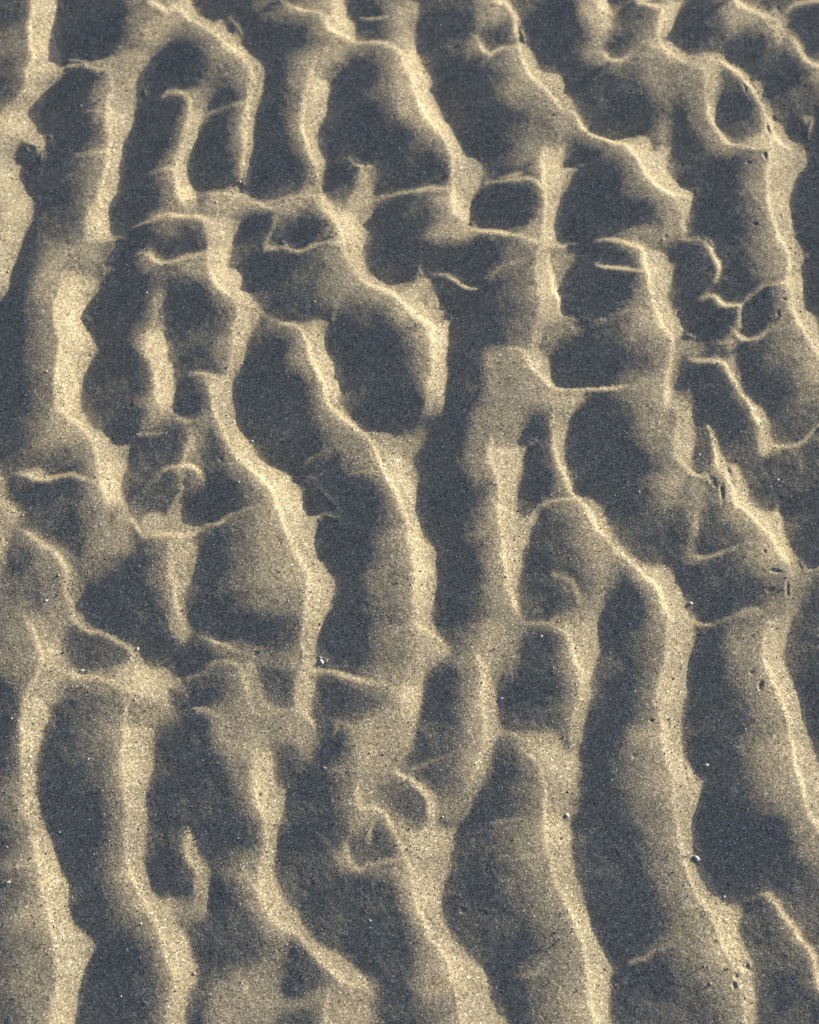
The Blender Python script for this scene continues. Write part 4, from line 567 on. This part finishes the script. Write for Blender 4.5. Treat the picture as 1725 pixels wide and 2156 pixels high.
# ---------------------------------------------------------------- materials
def mat(name):
    m = bpy.data.materials.new(name); m.use_nodes = True
    return m, m.node_tree.nodes, m.node_tree.links, m.node_tree.nodes['Principled BSDF']
def ramp(n, stops):
    r = n.new('ShaderNodeValToRGB'); e = r.color_ramp.elements
    while len(e) < len(stops): e.new(.5)
    for k, (p, c) in enumerate(stops): e[k].position = p; e[k].color = (*c, 1)
    return r
def sand_material():
    m, n, l, b = mat('beach_sand')
    geo = n.new('ShaderNodeNewGeometry')
    v1 = n.new('ShaderNodeTexVoronoi'); v1.inputs['Scale'].default_value = 2250; l.new(geo.outputs['Position'], v1.inputs['Vector'])
    sep = n.new('ShaderNodeSeparateColor'); l.new(v1.outputs['Color'], sep.inputs[0])
    r1 = ramp(n, [(0, (.085, .076, .06)), (.09, (.19, .166, .123)), (.33, (.282, .247, .18)), (.62, (.335, .296, .216)), (.86, (.41, .364, .271)), (.955, (.54, .49, .385)), (1, (.76, .72, .62))])
    l.new(sep.outputs[0], r1.inputs[0])
    # broad, faint differences in damp and in grain
    nz = n.new('ShaderNodeTexNoise'); nz.inputs['Scale'].default_value = 45; nz.inputs['Detail'].default_value = 5; l.new(geo.outputs['Position'], nz.inputs['Vector'])
    r2 = ramp(n, [(.3, (.86, .87, .90)), (.7, (1.08, 1.06, 1.02))]); l.new(nz.outputs[0], r2.inputs[0])
    mx = n.new('ShaderNodeMix'); mx.data_type = 'RGBA'; mx.blend_type = 'MULTIPLY'; mx.inputs[0].default_value = 1
    l.new(r1.outputs[0], mx.inputs[6]); l.new(r2.outputs[0], mx.inputs[7]); l.new(mx.outputs[2], b.inputs['Base Color'])
    b.inputs['Roughness'].default_value = .85; b.inputs['Specular IOR Level'].default_value = .25
    bp = n.new('ShaderNodeBump'); bp.inputs['Strength'].default_value = .16; bp.inputs['Distance'].default_value = .0003; bp.invert = True
    v2 = n.new('ShaderNodeTexVoronoi'); v2.inputs['Scale'].default_value = 1500; l.new(geo.outputs['Position'], v2.inputs['Vector'])
    l.new(v2.outputs['Distance'], bp.inputs['Height']); l.new(bp.outputs[0], b.inputs['Normal'])
    return m
SAND = sand_material()

# ---------------------------------------------------------------- the sand, one sheet from the ripples to the horizon
def axis(lo, hi, far):
    core = np.arange(lo, hi, STEP); out = []; s = STEP; p = core[-1]; hi2 = []
    while p < far: s *= 1.10; p += s; hi2.append(p)
    s = STEP; p = core[0]; lo2 = []
    while p > -far: s *= 1.10; p -= s; lo2.append(p)
    return np.array(lo2[::-1] + list(core) + hi2)
ax = axis(-.205, .205, 120); ay = axis(-.185, .245, 120)
MX, MY = np.meshgrid(ax, ay)
fx = np.clip((MX - X0) / STEP, 0, NX - 1.001); fy = np.clip((MY - Y0) / STEP, 0, NY - 1.001)
i = fx.astype(int); j = fy.astype(int); u = fx - i; v = fy - j
MZ = (Z[j, i] * (1 - u) + Z[j, i + 1] * u) * (1 - v) + (Z[j + 1, i] * (1 - u) + Z[j + 1, i + 1] * u) * v
far = np.clip((np.hypot(MX, MY) - .6) / 3, 0, 1)
MZ = MZ + far * .01 * (np.sin(MX * 3.1 + np.sin(MY * 1.3)) + np.sin(MY * 1.7 + 2 * np.sin(MX * .7)))
ny, nx = MX.shape
idx = np.arange(nx * ny).reshape(ny, nx)
quads = np.stack([idx[:-1, :-1], idx[:-1, 1:], idx[1:, 1:], idx[1:, :-1]], -1).reshape(-1, 4)
me = bpy.data.meshes.new('sand')
me.vertices.add(nx * ny); me.vertices.foreach_set('co', np.stack([MX, MY, MZ], -1).astype(np.float32).ravel())
me.loops.add(quads.size); me.loops.foreach_set('vertex_index', quads.astype(np.int32).ravel())
me.polygons.add(len(quads)); me.polygons.foreach_set('loop_start', np.arange(0, quads.size, 4, dtype=np.int32))
me.update(); me.polygons.foreach_set('use_smooth', np.ones(len(quads), bool)); me.materials.append(SAND)
sand = bpy.data.objects.new('sand', me); COL.objects.link(sand); sand['kind'] = 'structure'
sand['label'] = 'pale rippled beach sand with sharp crests and shaded hollows'

# ---------------------------------------------------------------- loose coarse grains lying on the sand
def stone_material(name, stops, island=False):
    m, n, l, b = mat(name)
    geo = n.new('ShaderNodeNewGeometry')
    if island:
        r = ramp(n, stops); l.new(geo.outputs['Random Per Island'], r.inputs[0])
    else:
        t = n.new('ShaderNodeTexNoise'); t.inputs['Scale'].default_value = 2500; t.inputs['Detail'].default_value = 4
        l.new(geo.outputs['Position'], t.inputs['Vector']); r = ramp(n, stops); l.new(t.outputs[0], r.inputs[0])
    l.new(r.outputs[0], b.inputs['Base Color']); b.inputs['Roughness'].default_value = .7; b.inputs['Specular IOR Level'].default_value = .3
    return m
GRAIN = stone_material('loose_grain', [(0, (.05, .045, .045)), (.25, (.16, .13, .10)), (.5, (.30, .26, .19)), (.8, (.46, .40, .31)), (.93, (.62, .58, .50)), (1, (.80, .78, .74))], True)
ico_v = []; g_ = (1 + 5 ** .5) / 2
for a_ in (-1, 1):
    for b_ in (-g_, g_): ico_v += [(0, a_, b_), (a_, b_, 0), (b_, 0, a_)]
ico_v = np.array(ico_v); ico_v /= np.linalg.norm(ico_v[0])
ico_f = []
for p in range(12):
    for q in range(p + 1, 12):
        for r_ in range(q + 1, 12):
            A, B, C_ = ico_v[p], ico_v[q], ico_v[r_]
            if max(np.linalg.norm(A - B), np.linalg.norm(B - C_), np.linalg.norm(A - C_)) < 1.1:
                ico_f.append((p, q, r_) if np.dot(np.cross(B - A, C_ - A), A) > 0 else (p, r_, q))
ico_f = np.array(ico_f)
def heights(x, y):
    fx = (x - X0) / STEP; fy = (y - Y0) / STEP; i = fx.astype(int); j = fy.astype(int); u = fx - i; v = fy - j
    return (Z[j, i] * (1 - u) + Z[j, i + 1] * u) * (1 - v) + (Z[j + 1, i] * (1 - u) + Z[j + 1, i + 1] * u) * v
rg = np.random.RandomState(3)
NG = 17000
cxs = rg.uniform(-.21, .21, NG * 4); cys = rg.uniform(-.18, .24, NG * 4)
cr = crumb[((cys - Y0) / STEP).astype(int), ((cxs - X0) / STEP).astype(int)]
patch = field(.03, 31)[((cys - Y0) / STEP).astype(int), ((cxs - X0) / STEP).astype(int)]
keep = rg.uniform(size=NG * 4) < (.08 + .5 * cr) * np.clip(.8 + .5 * patch, .15, 1.6)
cxs, cys = cxs[keep][:NG], cys[keep][:NG]; NG = len(cxs)
rad = np.clip(rg.lognormal(math.log(.00017), .33, NG), .0001, .00042)
V = ico_v[None] * (1 + rg.uniform(-.22, .22, (NG, 12, 1))) * rg.uniform(.7, 1.25, (NG, 1, 3)) * rad[:, None, None]
V = V + np.stack([cxs, cys, heights(cxs, cys) + rad * .25], -1)[:, None]
Fc = ico_f[None] + (np.arange(NG) * 12)[:, None, None]
gm = bpy.data.meshes.new('loose_grains'); gm.from_pydata(V.reshape(-1, 3).tolist(), [], Fc.reshape(-1, 3).tolist()); gm.materials.append(GRAIN); gm.update()
go = bpy.data.objects.new('loose_sand_grains', gm); COL.objects.link(go); go['kind'] = 'stuff'
go['label'] = 'coarse loose sand grains scattered over the ripple faces'; go['category'] = 'sand grains'

# ---------------------------------------------------------------- shell fragments and pebbles
WHITE = stone_material('white_shell', [(.3, (.62, .59, .54)), (.7, (.80, .78, .74))])
GREYW = stone_material('grey_white_stone', [(.3, (.40, .39, .38)), (.7, (.62, .61, .60))])
TAN = stone_material('tan_stone', [(.3, (.34, .28, .20)), (.7, (.52, .45, .35))])
def subdivided():
    v = [tuple(p) for p in ico_v]; f = [tuple(t) for t in ico_f]
    for _ in range(2):
        mid = {}; nf = []
        def m_(a, b):
            k = (min(a, b), max(a, b))
            if k not in mid:
                c = (np.array(v[a]) + np.array(v[b])) / 2; v.append(tuple(c / np.linalg.norm(c))); mid[k] = len(v) - 1
            return mid[k]
        for a, b, c in f:
            x, y, z = m_(a, b), m_(b, c), m_(c, a); nf += [(a, x, z), (b, y, x), (c, z, y), (x, y, z)]
        f = nf
    return np.array(v), f
BV, BF = subdivided()
def pebble(name, label, cat, ux, uy, ln, wd, ang, m, kind='stone', seed=0, sink=.35, group=None):
    """ln and wd in drawing units, ang turned from the picture's right"""
    r = np.random.RandomState(seed + 40); v = BV.copy()
    if kind == 'shell':                      # a worn wedge: narrow at one end, broad and notched at the other
        t = (v[:, 0] + 1) / 2
        v[:, 1] *= .45 + .75 * t; v[:, 2] *= .55
        v[:, 2] += .22 * (1 - v[:, 1] ** 2) - .1
        notch = np.clip(t - .72, 0, 1) * 3 * np.exp(-(v[:, 1] / .22) ** 2); v[:, 0] -= .55 * notch
    elif kind == 'chip':
        v = np.sign(v) * np.abs(v) ** .72; v[:, 2] *= .45
    else:
        v[:, 2] *= .55
    k = r.normal(size=(5, 3)) * 2.2; ph = r.uniform(0, 6, 5)
    v = v * (1 + .05 * np.sin(BV @ k.T + ph).sum(1)[:, None])
    a, b = ln * UNIT / 2, wd * UNIT / 2
    v = v * np.array([a, b, (a * b) ** .5 if kind != 'shell' else b])
    c, s_ = math.cos(math.radians(ang)), math.sin(math.radians(ang))
    v = np.stack([v[:, 0] * c - v[:, 1] * s_, v[:, 0] * s_ + v[:, 1] * c, v[:, 2]], -1)
    x, y, z = on_sand(ux, uy)
    me = bpy.data.meshes.new(name); me.from_pydata(v.tolist(), [], BF); me.update()
    me.polygons.foreach_set('use_smooth', np.ones(len(BF), bool)); me.materials.append(m)
    o = bpy.data.objects.new(name, me); COL.objects.link(o); o.location = (x, y, z + (sink - .25) * b)
    # lie along the slope it rests on
    e = .0012; nx_ = -(height(x + e, y) - height(x - e, y)) / (2 * e); ny_ = -(height(x, y + e) - height(x, y - e)) / (2 * e)
    o.rotation_mode = 'QUATERNION'; o.rotation_quaternion = Vector((0, 0, 1)).rotation_difference(Vector((nx_, ny_, 1)))
    o['label'] = label; o['category'] = cat
    if group: o['group'] = group
    return o
pebble('shell_fragment', 'elongated white shell fragment standing proud on the long lower right crest face', 'shell', 1467, 1807, 17, 9, -48, WHITE, 'shell', 1, .7)
pebble('shell_fragment', 'flat white oval shell chip at the foot of a crest near the picture centre left', 'shell', 677.5, 1393.5, 11, 6.5, -58, WHITE, 'stone', 2)
pebble('shell_fragment', 'tiny white sliver just right of the flat oval shell chip', 'shell', 688, 1391, 6, 2, 58, WHITE, 'chip', 3)
pebble('shell_fragment', 'narrow pale shell chip just above the flat oval shell chip', 'shell', 674, 1384, 7, 3, -30, GREYW, 'chip', 4)
pebble('pebble', 'round white pebble beside the foot of the right hand crest just above its widest bulge', 'pebble', 1455, 1270.5, 8, 6, 0, WHITE, 'stone', 5)
pebble('pebble', 'small round white pebble alone in the long shaded trough at lower right', 'pebble', 1488.5, 1611.5, 8, 7, 20, WHITE, 'stone', 6)
pebble('shell_fragment', 'small white shell chip on the shaded slope at the far left edge low down', 'shell', 16.5, 1858, 8.5, 5.5, 20, WHITE, 'chip', 7)
pebble('shell_fragment', 'pointed white shell chip on the crest tip of the small round hollow at left', 'shell', 290, 1367, 7, 4.5, 70, WHITE, 'chip', 8, .5)
pebble('shell_fragment', 'flat white shell chip on the bottom rim of the small round hollow at left', 'shell', 173, 1412, 8, 4.5, 5, WHITE, 'chip', 9)
pebble('pebble', 'tiny white pebble in the narrow shaded gap below the thin spike crest at right', 'pebble', 1472.5, 957.5, 6, 4.5, 0, GREYW, 'stone', 10)
pebble('pebble', 'pale grain in shade just right of the bulging crest end near upper centre', 'pebble', 962.5, 672.5, 5.5, 4.5, 30, GREYW, 'stone', 11)
pebble('pebble', 'single white grain in the shaded trough at upper left below the curled hook', 'pebble', 309.5, 616.7, 4.5, 4, 0, WHITE, 'stone', 12)
pebble('pebble', 'grey white grain touching the foot of a sloping crest at upper left', 'pebble', 510, 766, 5.5, 4.5, 10, GREYW, 'stone', 13)
pebble('pebble', 'grey white grain lying free in shade right of the sloping upper left crest', 'pebble', 531, 762, 5.5, 4.5, 60, GREYW, 'stone', 14)
pebble('pebble', 'white grain on the crest crossing between hollows at upper right', 'pebble', 1397, 503.7, 5.5, 5, 0, WHITE, 'stone', 15)
pebble('shell_fragment', 'bright white chip on the sunlit steep face at upper right', 'shell', 1387.5, 352.5, 6.5, 4.5, -35, WHITE, 'chip', 16)
pebble('pebble', 'tiny bright grain under the thin crest line below the oval upper right hollow', 'pebble', 1583, 312.5, 4.5, 4.5, 0, WHITE, 'stone', 17)
pebble('shell_fragment', 'white chip at the lower left corner of a hollow near the top right', 'shell', 1426, 107.5, 6.5, 3, -20, WHITE, 'chip', 18)
pebble('pebble', 'small grey pebble at the foot of a long crest left of centre', 'pebble', 531, 929, 5.5, 4.5, 0, GREYW, 'stone', 19)
pebble('pebble', 'pale pebble near the top of the rounded hollow right of centre', 'pebble', 1140, 1340, 6, 6, 0, GREYW, 'stone', 20)
pebble('pebble', 'pale chip near the left rim of the rounded hollow right of centre', 'pebble', 1056, 1471, 8, 5, 10, GREYW, 'chip', 21)
pebble('shell_fragment', 'upright white chip casting a shadow on the coarse face low at right of centre', 'shell', 1194.5, 1716.5, 8, 6.5, -50, WHITE, 'chip', 22, .6)
pebble('pebble', 'white grain in the trough beside the ring shaped crest low in the centre', 'pebble', 932.5, 1720.5, 4.5, 3.5, 0, WHITE, 'stone', 23)
pebble('pebble', 'lone white grain in shade near the right edge above centre', 'pebble', 1639, 1010, 5, 4, 0, WHITE, 'stone', 24)
pebble('pebble', 'small white pebble beside the lower right crest just below the shell fragment', 'pebble', 1525.5, 1888, 5, 5, 0, WHITE, 'stone', 25)
pebble('pebble', 'pale grain in the broad shaded trough low at centre', 'pebble', 779, 1938.5, 5.5, 4.5, 0, GREYW, 'stone', 26)
pebble('pebble', 'tan pebble on the crest bulge low at left', 'pebble', 409, 2050, 6.5, 6, 0, TAN, 'stone', 27)
pebble('pebble', 'grey pebble on the shaded slope left of the lowest sunlit column at centre', 'pebble', 683.5, 1617, 6, 3.5, 0, GREYW, 'stone', 28)
